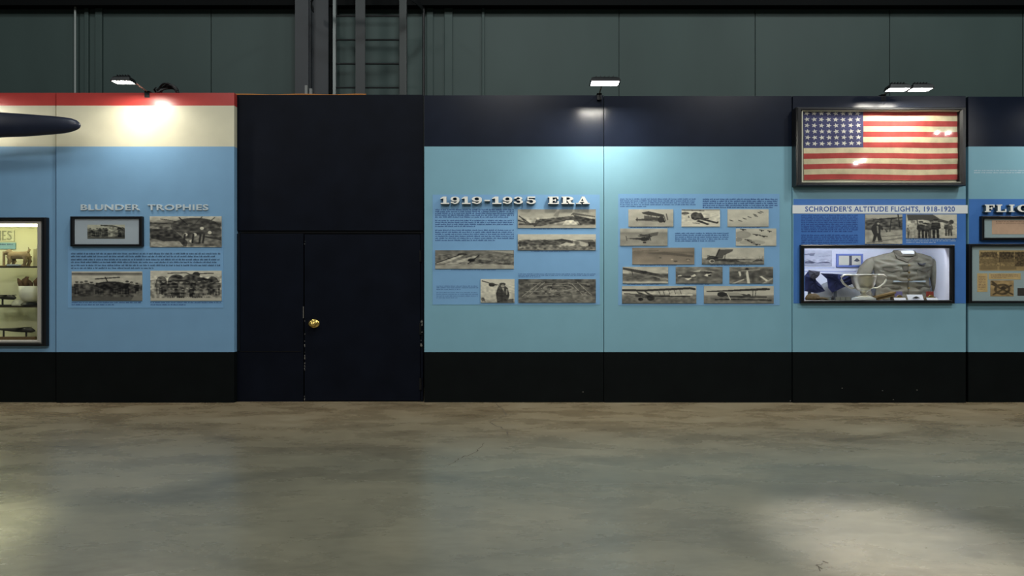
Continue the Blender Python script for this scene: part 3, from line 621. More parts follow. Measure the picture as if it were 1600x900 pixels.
p.line([(900, 782), (1160, 784)], 7, .15).line([(800, 802), (900, 800), (1190, 806)], 8, .15).line([(885, 760), (905, 800)], 5, .8)
for x in (1065, 1085): p.line([(x, 728), (x-4, 782)], 3, .2)
p.ell(1035, 772, 14, 10, .2).noise(.1, 9, 780, 825)
photo(p, yE, 'long photo of a large parked biplane, bottom right of the twelve', gp)
gp = 'photographs on the altitude flights panel'
p = Pic(1352, 1410, 335, 381, OF, 4.737).grad((0, .75), (.12, .7), (.2, .3), (.5, .28), (.55, .6), (1, .66)).noise(.12, 12)
p.poly([(580, 170), (700, 165), (850, 165), (850, 185), (700, 200), (590, 190)], .7); p.line([(640, 205), (850, 190)], 10, .2).line([(820, 165), (835, 270)], 8, .15).line([(770, 200), (760, 290)], 5, .12)
p.noise(.2, 10, 190, 280); p.poly([(630, 250), (650, 232), (680, 236), (712, 270), (705, 285), (690, 270), (690, 315), (705, 368), (675, 372), (665, 325), (645, 378), (628, 376), (640, 320), (620, 275)], .12); p.ell(668, 228, 18, 13, .15).ell(674, 234, 9, 8, .65)
p.line([(668, 255), (672, 300)], 10, .5).poly([(720, 270), (745, 290), (735, 300)], .2).line([(590, 378), (850, 340)], 5, .4).line([(700, 330), (840, 320)], 3, .35)
photo(p, yF, 'photo of one flyer in bulky flight suit standing by an aircraft, beside the text column', gp)
p = Pic(1416, 1495, 335, 372, OF, 4.737).grad((0, .8), (.4, .8), (.75, .74), (1, .66)).noise(.05, 16)
p.poly([(885, 166), (1080, 168), (1130, 200), (1215, 222), (1130, 225), (1000, 205), (895, 212)], .25).ell(1215, 222, 18, 16, .2).line([(1130, 210), (1215, 245)], 9, .3)
for x, v, h in ((905, .4, 90), (930, .75, 125), (955, .7, 110), (990, .15, 120), (1015, .12, 110), (1040, .2, 105), (1070, .3, 128), (1100, .12, 135), (1185, .25, 95), (1205, .3, 85)): p.man(x, 335 if x < 1150 else 318, h, v)
p.line([(960, 200), (968, 240)], 7, .25).noise(.14, 9, 220, 335)
photo(p, yF, 'photo of a group of men under an aircraft wing, right below the white title strip', gp)

# ---------------------------------------------------------------- framed pictures
def frame_bars(px0, px1, py0, py1, w_, yf, yb, wy=None):
    wy = wy or w_; mb = MB(); x0, x1, z0, z1 = X(px0, yf), X(px1, yf), Z(py1, yf), Z(py0, yf); a = w_*(D+yf)/F; b_ = wy*(D+yf)/F
    def ring(i, y): return [(x0+a*i, y, z0+b_*i), (x1-a*i, y, z0+b_*i), (x1-a*i, y, z1-b_*i), (x0+a*i, y, z1-b_*i)]
    d = (yb-yf)*.25
    mb.rings([ring(0, yb), ring(0, yf+d*.6), ring(.25, yf), ring(.75, yf), ring(1, yf+d), ring(1, yb), ring(0, yb)], cap=False); return mb
def framed(px0, px1, py0, py1, w_, plane, dep, label, mats_, wy=None, cat='framed picture', name='framed_picture', group=None):
    root = (X((px0+px1)/2, plane-dep), plane, Z(py1, plane-dep)); e = empty(name, root, label, cat, group)
    frame_bars(px0, px1, py0, py1, w_, plane-dep, plane, wy).build('frame', FRAME, e, root)
    mb = MB(); yy = plane-dep*.45; MB().pbox(px0+w_*.8, px1-w_*.8, py0+(wy or w_)*.8, py1-(wy or w_)*.8, yy, plane-.001).build('mat_board', mats_, e, root)
    MB().pbox(px0+w_*.9, px1-w_*.9, py0+(wy or w_)*.9, py1-(wy or w_)*.9, plane-dep*.72, plane-dep*.7).build('glass', GL, e, root)
    return e, root, yy
e, r, yy = framed(109, 221.5, 338, 385, 5.5, yB_, .045, 'black framed small group photograph in a wide grey mat, under the blunder heading', mat('grey_mat', (186, 194, 206), .7), wy=3.6)
p = Pic(136.5, 195, 351, 373, OB, 4.5, 2.2).grad((0, .85), (.25, .8), (.4, .5), (1, .3)).noise(.06, 8)
p.line([(350, 235), (440, 240), (520, 262)], 6, .2).ell(490, 270, 40, 20, .1).crowd(262, 400, 305, 55, 6, .05, .3).crowd(400, 515, 308, 60, 5, .1, .8).noise(.3, 8, 255, 320)
pic_object(p, 'picture', yy-.002, .0019, parent=e, root=r)
e, r, yy = framed(1535, 1700, 337.5, 375, 4, yG-.003, .05, 'black framed pinkish letter under the right edge slab heading', mat('blue_grey_mat', (166, 182, 188), .7), wy=4)
MB().pbox(1550, 1690, 344, 366, yy-.002, yy).build('document', mat('pink_paper', (212, 174, 150), .7, noise=.06, nscale=20), e, r)
text_block(1556, 1680, 345, 350, 2, mat('brown_ink', (140, 108, 90), .7), e, r, yy-.003, size=.5)
e, r, yy = framed(1515, 1700, 381, 474, 5, yG-.003, .06, 'large black framed board of old newspaper clippings at the right edge', mat('blue_grey_mat', (166, 182, 188), .7), wy=4)
NEWS = mat('old_newsprint', (210, 178, 126), .75, noise=.12, nscale=15)
def clip(a, b_, c, d, m=NEWS, nm='clipping', dy=.002): return MB().pbox(a, b_, c, d, yy-dy, yy).build(nm, m, e, r)
p = Pic(1530, 1602, 391, 423, (1500, 140), 2.5, 2).grad((0, .8), (.18, .8), (.25, .6), (.9, .7), (1, .8)).noise(.08, 8)
p.poly(rb(80, 634, 145, 656), .3).poly(rb(152, 634, 210, 672), .2).poly(rb(214, 634, 250, 690), .25).noise(.3, 4, 632, 690, 1.)
for i in range(22): p.line([(80+(i//11)*75, 662+(i % 11)*4), (145+(i//11)*75, 662+(i % 11)*4)], .6, .45)
pic_object(p, 'clipping', yy-.002, .0019, parent=e, root=r, tones=((60, 48, 36), (214, 182, 130)))
c_ = clip(1527, 1543, 427, 456); clip(1545, 1595, 427, 436.5); clip(1590, 1603, 450, 462, mat('dark_print', (60, 52, 48), .7))
text_block(1529, 1541, 431, 453, 9, mat('brown_ink', (140, 108, 90), .7), e, r, yy-.003, size=.5, ch=.9)
text_block(1548, 1592, 428.5, 435, 3, mat('brown_ink', (140, 108, 90), .7), e, r, yy-.003, size=.5)
p = Pic(1547.5, 1584, 438, 463, (1500, 140), 2.5, 2.2).grad((0, .8), (1, .75)).noise(.08, 6)
p.ell(165, 780, 32, 22, .25).ell(165, 780, 22, 14, .7).line([(125, 760), (205, 800)], 5, .2).line([(130, 800), (200, 765)], 4, .25).ell(170, 775, 10, 7, .15).line([(125, 750), (150, 770)], 6, .3).noise(.15, 6)
pic_object(p, 'clipping', yy-.002, .0019, parent=e, root=r, tones=((56, 46, 36), (212, 176, 126)))

# ---------------------------------------------------------------- framed flag
px0, px1, py0, py1 = 1245, 1511, 167, 290; yfl = yF; dep = .13
rFl = (X(1378, yfl-dep), yfl, Z(py1, yfl-dep))
fl = empty('framed_flag', rFl, 'large black framed American flag with forty-eight stars hung across the panel top', 'framed flag')
frame_bars(px0, px1, py0, py1, 8.5, yfl-dep, yfl, 5).build('frame', FRAME, fl, rFl)
CM = mat('cream_liner', (205, 203, 186), .5)
frame_bars(px0+8, px1-8, py0+4.6, py1-4.6, 2, yfl-dep+.02, yfl-.03, 1.4).build('liner', CM, fl, rFl)
MB().pbox(px0+8, px1-8, py0+5, py1-5, yfl-.045, yfl-.002).build('backing_board', mat('linen_backing', (190, 186, 168), .8), fl, rFl)
MB().pbox(px0+8, px1-8, py0+5, py1-5, yfl-dep+.034, yfl-dep+.037).build('glass', GL, fl, rFl)
def clothmat(name, col):
    m = mat(name, col, .85, noise=.16, nscale=9, spec=.15, bump=.25); return m
FR, FW, FB, FS = clothmat('flag_red', (172, 72, 70)), clothmat('flag_white', (206, 192, 162)), clothmat('flag_blue', (74, 74, 112)), clothmat('flag_star', (212, 206, 200))
yf = yfl-.062; mb = MB(); NX = 60
def fpt(u, v):   # 0..1 over the flag, v from the top; slightly sagging old cloth
    px = 1254.5+u*(1500-1254.5)+(2.0 if u < .5 else -2.5)*v*abs(u-.5)*2; py = 172.5+v*(281-172.5)+.8*math.sin(u*7+v*3)*v
    return (X(px, yf), yf-.004*math.sin(u*17+v*6)-.003*math.sin(v*23+u*5), Z(py, yf))
for s_ in range(13):
    mb.mi = 0 if s_ % 2 == 0 else 1
    for i in range(NX):
        if s_ < 7 and (i+.5)/NX < .385: mb.mi = 2
        else: mb.mi = 0 if s_ % 2 == 0 else 1
        for h in range(3):
            v0, v1 = (s_+h/3)/13, (s_+(h+1)/3)/13; n = len(mb.v)
            mb.v += [fpt(i/NX, v1), fpt((i+1)/NX, v1), fpt((i+1)/NX, v0), fpt(i/NX, v0)]; mb._q(n, [(0, 1, 2, 3)])
mb.mi = 3
for r_ in range(6):
    for c in range(8):
        cu, cv = .022+c*.0465+r_*.001, .045+r_*.086; n = len(mb.v); c0 = fpt(cu, cv); mb.v.append((c0[0], c0[1]-.003, c0[2])); ro = random.uniform(-.4, .4)
        for k_ in range(10):
            a = math.pi/2+ro+k_*math.pi/5; rr_ = .031 if k_ % 2 == 0 else .013
            mb.v.append((c0[0]+rr_*1.25*math.cos(a), c0[1]-.003, c0[2]+rr_*math.sin(a)))
        mb._q(n, [(0, 1+k_, 1+(k_+1) % 10) for k_ in range(10)])
mb.build('flag_cloth', [FR, FW, FB, FS], fl, rFl)

# ---------------------------------------------------------------- lit jacket and trophy case
CW = mat('case_white', (234, 234, 242), .7)
yb_ = .78
rc = (X(1372, 0), yF, Z(474, yF-.05))
cs = empty('display_case', rc, 'black framed lit case with jacket and silver cup set in the panel below the flag', 'display case')
frame_bars(1252, 1492.5, 382.5, 474, 5, yF-.05, yF-.004, 5).build('frame', FRAME, cs, rc)
bx = MB(); zl, zh = Z(470, yF)-.0, Z(387, yF); xl, xr = X(1257, yF), X(1488, yF)
zh2 = zh+.10; xl -= .09; bx.box(xl-.02, xr+.2, yF+.13, yb_, zl-.02, zl).box(X(1257, yF), xr, yF, yF+.13, zl-.02, zl).box(xl-.02, xr+.2, yF+.13, yb_, zh2, zh2+.02).box(xl-.02, xl, yF+.13, yb_, zl, zh2).box(xr+.18, xr+.2, yF+.13, yb_, zl, zh2).box(xl-.02, xr+.2, yb_, yb_+.02, zl-.02, zh2+.02)
bx.build('case_lining', CW, cs, rc)
yq = yF+.012; x_l, x_r = X(1257, yF), X(1488, yF); MB().box(x_r-.006, x_r-.001, yq, .1, zl, zh).box(x_l+.001, x_l+.006, yq, .1, zl, zh).box(x_l, x_r, yq, .1, zh-.006, zh-.001).build('opening_lining', CW, cs, rc)
MB().pbox(1256, 1489, 386, 471, yF+.004, yF+.007).build('glass', GL, cs, rc)
MB().box(xl+.1, xr, yF+.15, yF+.19, zh2-.03, zh2-.004).build('strip_lamp', mat('case_tube', (255, 255, 255), emit=(238, 240, 255), es=20), cs, rc)
floorz = zl
def zy(py, y): return Z(py, y)
# back wall prints
yp = yb_
p = Pic(1256, 1300, 391, 416, (1240, 380), 6.154, 2).grad((0, .85), (.3, .75), (.55, .8), (1, .6)).noise(.05, 16)
p.line([(105, 110), (200, 100)], 8, .3).ell(175, 110, 26, 14, .35).poly([(110, 180), (150, 165), (230, 190), (330, 175), (355, 192), (110, 194)], .2).line([(240, 130), (350, 120)], 3, .55).noise(.2, 10, 150, 195)
o = pic_object(p, 'photograph', yp-.012, .0119, tones=((60, 62, 84), (232, 232, 240))); tag(o, 'small pale photograph on the back wall inside the jacket case, upper left corner', 'photograph')
rk = (X(1328, .4), yb_, Z(417, yb_)); bk = empty('framed_booklet', rk, 'blue framed open booklet on the back wall of the case left of the jacket', 'framed booklet')
frame_bars(1308, 1349, 396.5, 417.5, 3, yb_-.03, yb_, 3).build('frame', mat('periwinkle', (120, 136, 200), .5), bk, rk)
MB().pbox(1311, 1327.5, 399, 414, yb_-.014, yb_).pbox(1330.5, 1346, 399, 414, yb_-.014, yb_).build('page', mat('page_cream', (214, 210, 190), .8), bk, rk)
MB().pbox(1327, 1331, 398.5, 414.5, yb_-.017, yb_).build('spine', mat('spine_dark', (70, 72, 84), .6), bk, rk)
MB().prism([(X(a, yb_), Z(b_, yb_)) for a, b_ in ((1333, 408), (1338, 403), (1343, 408), (1338, 409))], yb_-.0155, yb_-.013).build('emblem', mat('emblem_ink', (70, 72, 84), .6), bk, rk)
for (a, b_, c, d), lb in (((1257, 1304, 416.5, 421), 'thin blue lined caption strip below the small photograph in the jacket case'), ((1257, 1338, 422, 426), 'longer blue lined caption strip below the framed booklet in the jacket case')):
    o = tag(MB().pbox(a, b_, c, d, yb_-.006, yb_).build('caption_strip', CW, root=(X(a, yb_), yb_, Z(d, yb_))), lb, 'caption strip')
    MB().pbox(a, b_, c+1.8, c+2.6, yb_-.007, yb_-.006).build('blue_line', mat('periwinkle', (120, 136, 200), .5), o).location = (-X(a, yb_), -yb_, -Z(d, yb_))
# jacket
JM = mat('olive_drab_wool', (128, 122, 104), .9, noise=.15, nscale=14, bump=.4, spec=.2)
JD = mat('dark_olive_wool', (96, 90, 76), .9, noise=.1, nscale=14, spec=.2)
yj = .54; rj = (X(1410, yj), yj, floorz)
jk = empty('uniform_jacket', rj, 'olive drab uniform jacket displayed upright on a form inside the lit case', 'jacket')
def jz(py): return Z(py, yj)
def jx(px): return X(px, yj)
prof = [(405-13, 1398, 1422, .045), (394.5, 1392, 1430, .06), (397, 1380, 1442, .075), (401, 1366, 1454, .085), (407, 1361, 1458, .10), (414, 1362, 1457, .12), (424, 1366, 1452, .125), (436, 1368, 1450, .12), (448, 1370, 1451, .115), (458, 1368, 1455, .12), (474.5, 1366, 1460, .125)]
FOLDS = [(1366, 408, 1398, 420, .03), (1362, 404, 1400, 408, .025), (1456, 406, 1424, 412, -.02), (1372, 430, 1404, 438, .03), (1378, 441, 1406, 447, -.03), (1446, 430, 1418, 436, .03),
         (1448, 440, 1416, 446, -.03), (1370, 452, 1400, 456, .03), (1446, 452, 1416, 457, .03), (1368, 462, 1392, 459, -.025), (1454, 464, 1424, 460, -.025), (1400, 408, 1386, 400, -.02)]
R = []; prof_f = []
for p0_, p1_ in zip(prof, prof[1:]):
    for i in range(5): prof_f.append(tuple(u*(1-i/5)+v*i/5 for u, v in zip(p0_, p1_)))
prof_f.append(prof[-1])
for a, l, r_, d in prof_f:
    ring = []
    for j in range(110):
        t_ = 2*math.pi*j/110; ct, st_ = math.cos(t_), math.sin(t_)
        ww = (abs(ct)**.75)*(1 if ct > 0 else -1); 
        wr = .012*math.sin(9*t_+a*.5)+.012*math.sin(a*.75+ct*4)*(a > 412)
        fx = (l+r_)/2+ww*(r_-l)/2
        if st_ > 0:
            for ax, ay, bx_, by, am in FOLDS:
                q = max(0, min(1, ((fx-ax)*(bx_-ax)+(a-ay)*(by-ay))/((bx_-ax)**2+(by-ay)**2))); wr += am*math.exp(-((fx-ax-q*(bx_-ax))**2+((a-ay-q*(by-ay))*1.4)**2)/6)
        ring.append((((jx(l)+jx(r_))/2)+ww*(jx(r_)-jx(l))/2, yj-(d+wr)*st_*(.9 if st_ > 0 else .7), max(jz(a), floorz+.002)))
    R.append(ring)
def smooth_rings(R, n=3):
    out = []
    for a, b_ in zip(R, R[1:]):
        for i in range(n): out.append([Vector(p)*(1-i/n)+Vector(q)*(i/n) for p, q in zip(a, b_)])
    return out+[[Vector(p) for p in R[-1]]]
MB().rings(R).build('body', JM, jk, rj, smooth=True)
def sleeve(pts, rad, ys):
    R = []
    for i, (px, py) in enumerate(pts):
        dx = jx(pts[min(i+1, len(pts)-1)][0])-jx(pts[max(i-1, 0)][0]); dz_ = jz(pts[min(i+1, len(pts)-1)][1])-jz(pts[max(i-1, 0)][1]); l = math.hypot(dx, dz_); nx_, nz_ = -dz_/l, dx/l
        R.append([(jx(px)+nx_*rad[i]*math.cos(t_)*(1+.06*math.sin(i*2.3+3*t_)), ys-rad[i]*.75*math.sin(t_), max(floorz+.002, jz(py)+nz_*rad[i]*math.cos(t_))) for t_ in [2*math.pi*j/20 for j in range(20)]])
    return MB().rings(smooth_rings(R, 2)).build('sleeve', JM, jk, rj, smooth=True)
sleeve([(1369, 405), (1362, 410), (1354, 421), (1348, 434), (1349, 450), (1356, 468)], [.045, .07, .085, .09, .09, .085], yj+.02)
sleeve([(1450, 405), (1458, 411), (1462, 424), (1465, 438), (1468, 452), (1472, 466)], [.045, .065, .075, .075, .075, .07], yj+.02)
MB().rings([[(jx(1411)+rx*math.cos(t_), yj-.02-ry*math.sin(t_), jz(pz)+.012*math.sin(t_)*-1) for t_ in [2*math.pi*j/28 for j in range(28)]] for rx, ry, pz in ((.15, .10, 399.5), (.155, .105, 396), (.135, .09, 391.5), (.12, .08, 391.5), (.12, .08, 399.5))], cap=False).build('collar', JD, jk, rj, smooth=True)
MB().lathe((jx(1411), yj-.02, jz(398)), [(.12, 0), (.115, .04), (.10, .052), (0, .055)], 24).build('neck_form', mat('form_white', (216, 214, 208), .7), jk, rj, smooth=True)
def jy(px, py):   # jacket front surface
    for (a, l, r_, d), (a2, l2, r2, d2) in zip(prof[1:], prof[2:]):
        if a <= py <= a2:
            q = (py-a)/(a2-a); l, r_, d = l+(l2-l)*q, r_+(r2-r_)*q, d+(d2-d)*q
            u = min(.95, abs((px-(l+r_)/2)/((r_-l)/2))); return yj-.9*d*math.sqrt(max(0, 1-(u**(1/.75))**2))
    return yj-.1
def patch(pts, t_, nm, m):
    mb = MB(); n = len(pts); fr = [(jx(a), jy(a, b_)-t_-.008, jz(b_)) for a, b_ in pts]; bk_ = [(x, y+.022, z_) for x, y, z_ in fr]
    mb.v = fr+bk_; mb._q(0, [tuple(range(n)), tuple(range(2*n-1, n-1, -1))]+[(i, (i+1) % n, (i+1) % n+n, i+n) for i in range(n)]); return mb.build(nm, m, jk, rj)
patch([(1403, 402), (1410, 409), (1411, 411), (1395, 404), (1393, 397)], .006, 'lapel', JD); patch([(1419, 402), (1411, 409), (1411, 411), (1427, 404), (1429, 397)], .006, 'lapel', JD)
for a in (1410.4,): patch([(a-.6, 411), (a+.6, 411), (a+.6, 428), (a-.6, 428)], .003, 'placket', JD); patch([(a-.6, 428), (a+.6, 428), (a+.6, 466), (a-.6, 466)], .003, 'placket', JD)
for a, b_ in ((1374, 1398), (1424, 1450)):
    q = (a+b_)/2; patch([(a, 419), (b_, 419), (b_, 422), (q, 425.5), (a, 422)], .01, 'pocket_flap', JD); patch([(a+1, 421), (b_-1, 421), (b_-1, 434), (a+1, 434)], .004, 'pocket', JM)
    patch([(a, 447), (b_, 447), (b_, 450), (a, 450)], .01, 'pocket_flap', JD)
BR = mat('brass_button', (170, 144, 84), .35, metal=.8)
for py in (415, 426, 437, 450): MB().lathe((jx(1411), jy(1411, py)-.012, jz(py)), [(0, .008), (.012, .006), (.014, 0)], 12, Matrix(((1, 0, 0), (0, 0, -1), (0, 1, 0)))).build('button', BR, jk, rj)
patch([(1426, 411), (1431, 413), (1438, 411), (1437, 413.5), (1431, 415.5), (1427, 413.5)], .012, 'wings_badge', mat('dark_badge', (62, 60, 62), .5))
patch([(1388, 438.5), (1438, 438.5), (1438, 441), (1388, 441)], .014, 'belt_label', mat('pale_belt', (176, 186, 184), .5))
patch([(1402, 417), (1409, 417), (1409, 423), (1402, 423)], .008, 'inner_tab', JD)
# grey mound, navy garments
rm = (X(1308, .44), .44, floorz); mb = MB(); R = []
for i in range(9):
    q = i/8; sx_ = math.cos(q*math.pi/2); R.append([(X(1308, .44)+.33*sx_*math.cos(t_)*(1+.04*math.sin(3*t_)), .44+.08*sx_*math.sin(t_), floorz+.001+.26*math.sin(q*math.pi/2)) for t_ in [2*math.pi*j/30 for j in range(30)]])
tag(mb.rings(R).build('cloth_mound', mat('grey_felt', (136, 138, 138), .85, noise=.06, nscale=10, bump=.2), root=rm, smooth=True), 'rounded grey felt mound behind the silver cup in the case', 'mound')
NV = mat('navy_cloth', (34, 40, 84), .85, noise=.15, nscale=14, bump=.5)
def cloth(pts, y, th, nm, m, par, root, ns=9):
    mb = MB(); xs = [X(a, y) for a, _ in pts]; zs = [Z(b_, y) for _, b_ in pts]; cx, cz = sum(xs)/len(xs), sum(zs)/len(zs); R = []
    # outline densified, domed
    q = []
    for i in range(len(pts)):
        for k_ in range(ns): f = k_/ns; q.append((xs[i]*(1-f)+xs[(i+1) % len(pts)]*f, zs[i]*(1-f)+zs[(i+1) % len(pts)]*f))
    for s_, o_ in ((1, 0), (1.0, -.35), (.93, -.7), (.75, -.95), (.5, -1.0), (.25, -1.05), (.02, -1.05)):
        R.append([(cx+(x-cx)*s_, y+o_*th+.008*math.sin(i*.8+s_*6)*(s_ < .95), max(floorz+.002, cz+(z_-cz)*s_)) for i, (x, z_) in enumerate(q)])
    return mb.rings(R).build(nm, m, par, root, smooth=True)
rn = (X(1266, .16), .16, floorz); nv = empty('navy_garment', rn, 'navy blue folded garment with grey collar at the left end of the jacket case', 'garment')
cloth([(1257, 431), (1264, 422), (1272, 436), (1288, 455), (1275, 458), (1257, 455)], .20, .07, 'fold', NV, nv, rn)
cloth([(1263, 422), (1281, 424), (1279, 431), (1272, 437), (1265, 433)], .10, .03, 'collar', mat('slate_wool', (92, 92, 108), .9, bump=.3, nscale=14), nv, rn)
MB().tube([(X(1264, .20), .20, floorz+.002), (X(1266, .20), .20, Z(440, .2))], .02).build('stand', METAL, nv, rn)
rn = (X(1305, .3), .3, floorz); nv = empty('navy_garment', rn, 'navy blue pointed garment draped on the grey mound left of the cup', 'garment')
cloth([(1282, 427), (1300, 427.5), (1331, 430), (1333, 443), (1315, 450), (1300, 457), (1294, 450), (1292, 436)], .30, .05, 'fold', NV, nv, rn)
cloth([(1284, 427), (1310, 428.5), (1309, 432), (1290, 433)], .235, .012, 'lapel', mat('navy_light', (52, 58, 100), .85), nv, rn)
MB().tube([(X(1305, .30), .30, floorz+.002), (X(1305, .30), .30, Z(436, .3))], .02).build('stand', METAL, nv, rn)
# cup
SV = mat('old_silver', (226, 220, 200), .34, metal=.8)
yt = .145; s_ = (D+yt)/F; tx = X(1349.5, yt); rt = (tx, yt, floorz); tr = empty('trophy_cup', rt, 'silver two handled trophy cup standing in front of the jacket', 'trophy')
zt_ = Z(429.5, yt); H = zt_-floorz
MB().lathe((tx, yt, floorz), [(0, .042), (.095, .042), (.095, .055), (.05, .065), (.022, .09), (.018, H*.27), (.03, H*.32), (.06, H*.38), (.105, H*.5), (.13, H*.68), (.14, H*.85), (.148, H), (.152, H), (.142, H*.98), (.13, H*.85), (.09, H*.55), (0, H*.42)], 36).build('bowl', SV, tr, rt, smooth=True)
SB = mat('silver_highlight', (240, 236, 224), .3, metal=.4)  # paler silver paints the bright highlight lines of rim and stem
MB().tube([(tx+.15*math.cos(2*math.pi*j/36), yt+.15*math.sin(2*math.pi*j/36), floorz+H) for j in range(37)], .007, 8).build('rim', SB, tr, rt, smooth=True)
MB().lathe((tx, yt, floorz), [(.022, .09), (.028, .10), (.028, .12), (.02, .13)], 24).lathe((tx, yt, floorz), [(.058, H*.372), (.07, H*.385), (.082, H*.41), (.078, H*.42)], 30).build('highlight_ring', SB, tr, rt, smooth=True)
for sg in (-1, 1):
    pts = [(tx+sg*u*1.0, yt, floorz+H*v) for u, v in ((.145, .97), (.19, 1.0), (.25, .99), (.285, .92), (.285, .80), (.26, .67), (.21, .55), (.16, .48), (.105, .50))]
    MB().tube(pts, [.011, .012, .013, .014, .014, .013, .012, .011, .009], 12).build('handle', SV, tr, rt, smooth=True)
MB().lathe((tx, yt, floorz+.001), [(0, 0), (.135, 0), (.135, .03), (.10, .041), (0, .041)], 36).build('plinth', mat('plinth_white', (206, 206, 200), .5), tr, rt)
# small things on the case floor
def card(px0, px1, pt, y, lb, par=None):
    z1 = Z(pt, y); M = Matrix.Rotation(math.radians(-25), 3, 'X'); h_ = max(.03, z1-floorz)
    return tag(MB().obox(((X(px0, y)+X(px1, y))/2, y, floorz+h_/2+.006), (X(px1, y)-X(px0, y), .006, h_*1.05), M).build('caption_card', CW, root=((X(px0, y)+X(px1, y))/2, y, floorz)), lb, 'card', 'caption cards inside the jacket case')
card(1397, 1415, 466, .02, 'small white caption card below the purple ribbon medal'); card(1418, 1442, 461, .03, 'large white caption card holding a dark pin at the jacket hem'); card(1448, 1465, 466, .02, 'small white caption card below the red ribbon medal')
def medal(px, y, rib, lb):
    r_ = (X(px, y), y, floorz+.0); e = empty('medal', r_, lb, 'medal', 'ribbon medals in the jacket case')
    MB().box(r_[0]-.07, r_[0]+.07, y-.025, y+.05, floorz+.001, floorz+.05).build('stand', mat('tan_block', (120, 104, 78), .7), e, r_, bevel=.01)
    MB().box(r_[0]-.045, r_[0]-.018, y-.015, y-.005, floorz+.05, floorz+.115).box(r_[0]-.017, r_[0]+.017, y-.016, y-.005, floorz+.05, floorz+.115).box(r_[0]+.018, r_[0]+.045, y-.015, y-.005, floorz+.05, floorz+.115).build('ribbon', rib, e, r_)
    MB().lathe((r_[0], y-.03, floorz+.045), [(0, .008), (.025, .006), (.028, 0), (0, 0)], 16, Matrix(((1.3, 0, 0), (0, 0, -1), (0, 1, 0)))).build('medallion', BR, e, r_)
medal(1403, .07, mat('purple_ribbon', (124, 116, 168), .8), 'medal with purple and white ribbon left of the large caption card'); medal(1452, .07, mat('red_ribbon', (150, 60, 48), .8), 'medal with red ribbon right of the large caption card')
y = .02; tag(MB().prism([(X(1424, y), Z(465.5, y)), (X(1430, y), Z(463, y)), (X(1436, y), Z(465.5, y)), (X(1430, y), Z(466.5, y))], y-.022, y-.012).build('pin_badge', mat('dark_badge', (62, 60, 62), .5), root=P(1430, 466.5, y-.012)), 'small dark winged pin on the large white caption card', 'pin')
y = .10; M = Matrix.Rotation(math.radians(-14), 3, 'Y')
tag(MB().obox((X(1382, y), y, floorz+.075), (.24, .1, .02), M).obox((X(1382, y), y+.02, floorz+.045), (.22, .1, .03), M).build('leather_case', mat('tan_leather', (138, 112, 70), .6, noise=.1), root=(X(1377, y), y, floorz)), 'flat tan leather case leaning right of the silver cup', 'leather case')
y = .05; ln = empty('leather_glove', (X(1270, y), y, floorz), 'crumpled brown leather glove in the lower left corner of the jacket case', 'glove'); rg = ln.location; LG = mat('brown_leather', (112, 92, 62), .6, noise=.25, nscale=25, bump=.5)
MB().rings([[(X(1270, y)+rx*math.cos(t_), y+.04*math.sin(t_)*(rx/.1), floorz+.002+h) for t_ in [2*math.pi*j/18 for j in range(18)]] for rx, h in ((.09, 0), (.1, .03), (.085, .06), (.05, .085), (.01, .09))]).build('palm', LG, ln, rg, smooth=True)
for i in range(4): MB().tube([(X(1270, y)+.03+i*.012, y-.04+i*.024, floorz+.03), (X(1270, y)+.11+i*.006, y-.045+i*.026, floorz+.032), (X(1270, y)+.16, y-.05+i*.028, floorz+.018)], [.016, .014, .010]).build('finger', LG, ln, rg, smooth=True)
y = .0
for i in range(6):
    if i == 2: continue
    a = 1282+i*8
    tag(MB().pbox(a, a+6.5, 464, 467, y, y+.02).box(X(a, y), X(a+6.5, y), y, y+.03, floorz+.001, Z(467, y)).build('ribbon_bar', mat('grey_ribbon', (128, 128, 118), .7), root=(X(a, y), y, floorz)), 'small grey ribbon bar in the row along the case front left of the cup', 'ribbon bar', 'row of grey ribbon bars')
st_ = MB(); y = -.0; cx, cz = X(1301.5, y), Z(466, y)
st_.prism([(cx+(.03 if k_ % 2 == 0 else .013)*1.3*math.cos(math.pi/2+k_*math.pi/5), cz+(.03 if k_ % 2 == 0 else .013)*math.sin(math.pi/2+k_*math.pi/5)) for k_ in range(10)], y, y+.01); st_.box(cx-.01, cx+.01, y, y+.012, floorz+.001, cz)
tag(st_.build('star_badge', mat('dark_badge', (62, 60, 62), .5), root=(cx, y, floorz)), 'small dark star badge in the row of grey ribbon bars', 'badge')
# goggles and strap at the right
GD = mat('goggle_black', (40, 40, 46), .4)
rg = P(1479, 409, yb_); gg = empty('flying_goggles', rg, 'dark flying goggles pinned at the upper right of the jacket case', 'goggles')
for px in (1474.5, 1483.5):
    MB().lathe(P(px, 404, yb_), [(.03, -.001), (.036, .0), (.036, .03), (.026, .034), (.024, .02), (0, .02)], 20, Matrix(((1.1, 0, 0), (0, 0, -1), (0, 1, 0)))).build('eyepiece', GD, gg, rg, smooth=True)
MB().tube([P(1470, 405, yb_-.01), P(1479, 401, yb_-.02), P(1487, 407, yb_-.01)], .006).build('strap', GD, gg, rg)
rg = P(1477, 421, .3); 
tag(MB().tube([P(1466, 419, yb_-.02), P(1470, 421.5, yb_-.05), P(1478, 422, yb_-.05), P(1486, 420.5, yb_-.02)], [.02, .024, .016, .016]).tube([P(1468, 419, yb_-.03), P(1465, 416, yb_-.02)], .01).build('leather_strap', GD, root=P(1477, 423, yb_), smooth=True), 'dark leather strap pinned to the back wall right of the jacket sleeve', 'strap')
tag(MB().pbox(1471, 1487, 410, 418, yb_-.006, yb_).build('caption_card', CW, root=P(1479, 418, yb_)), 'white caption card between the goggles and the leather strap', 'card', 'caption cards inside the jacket case')

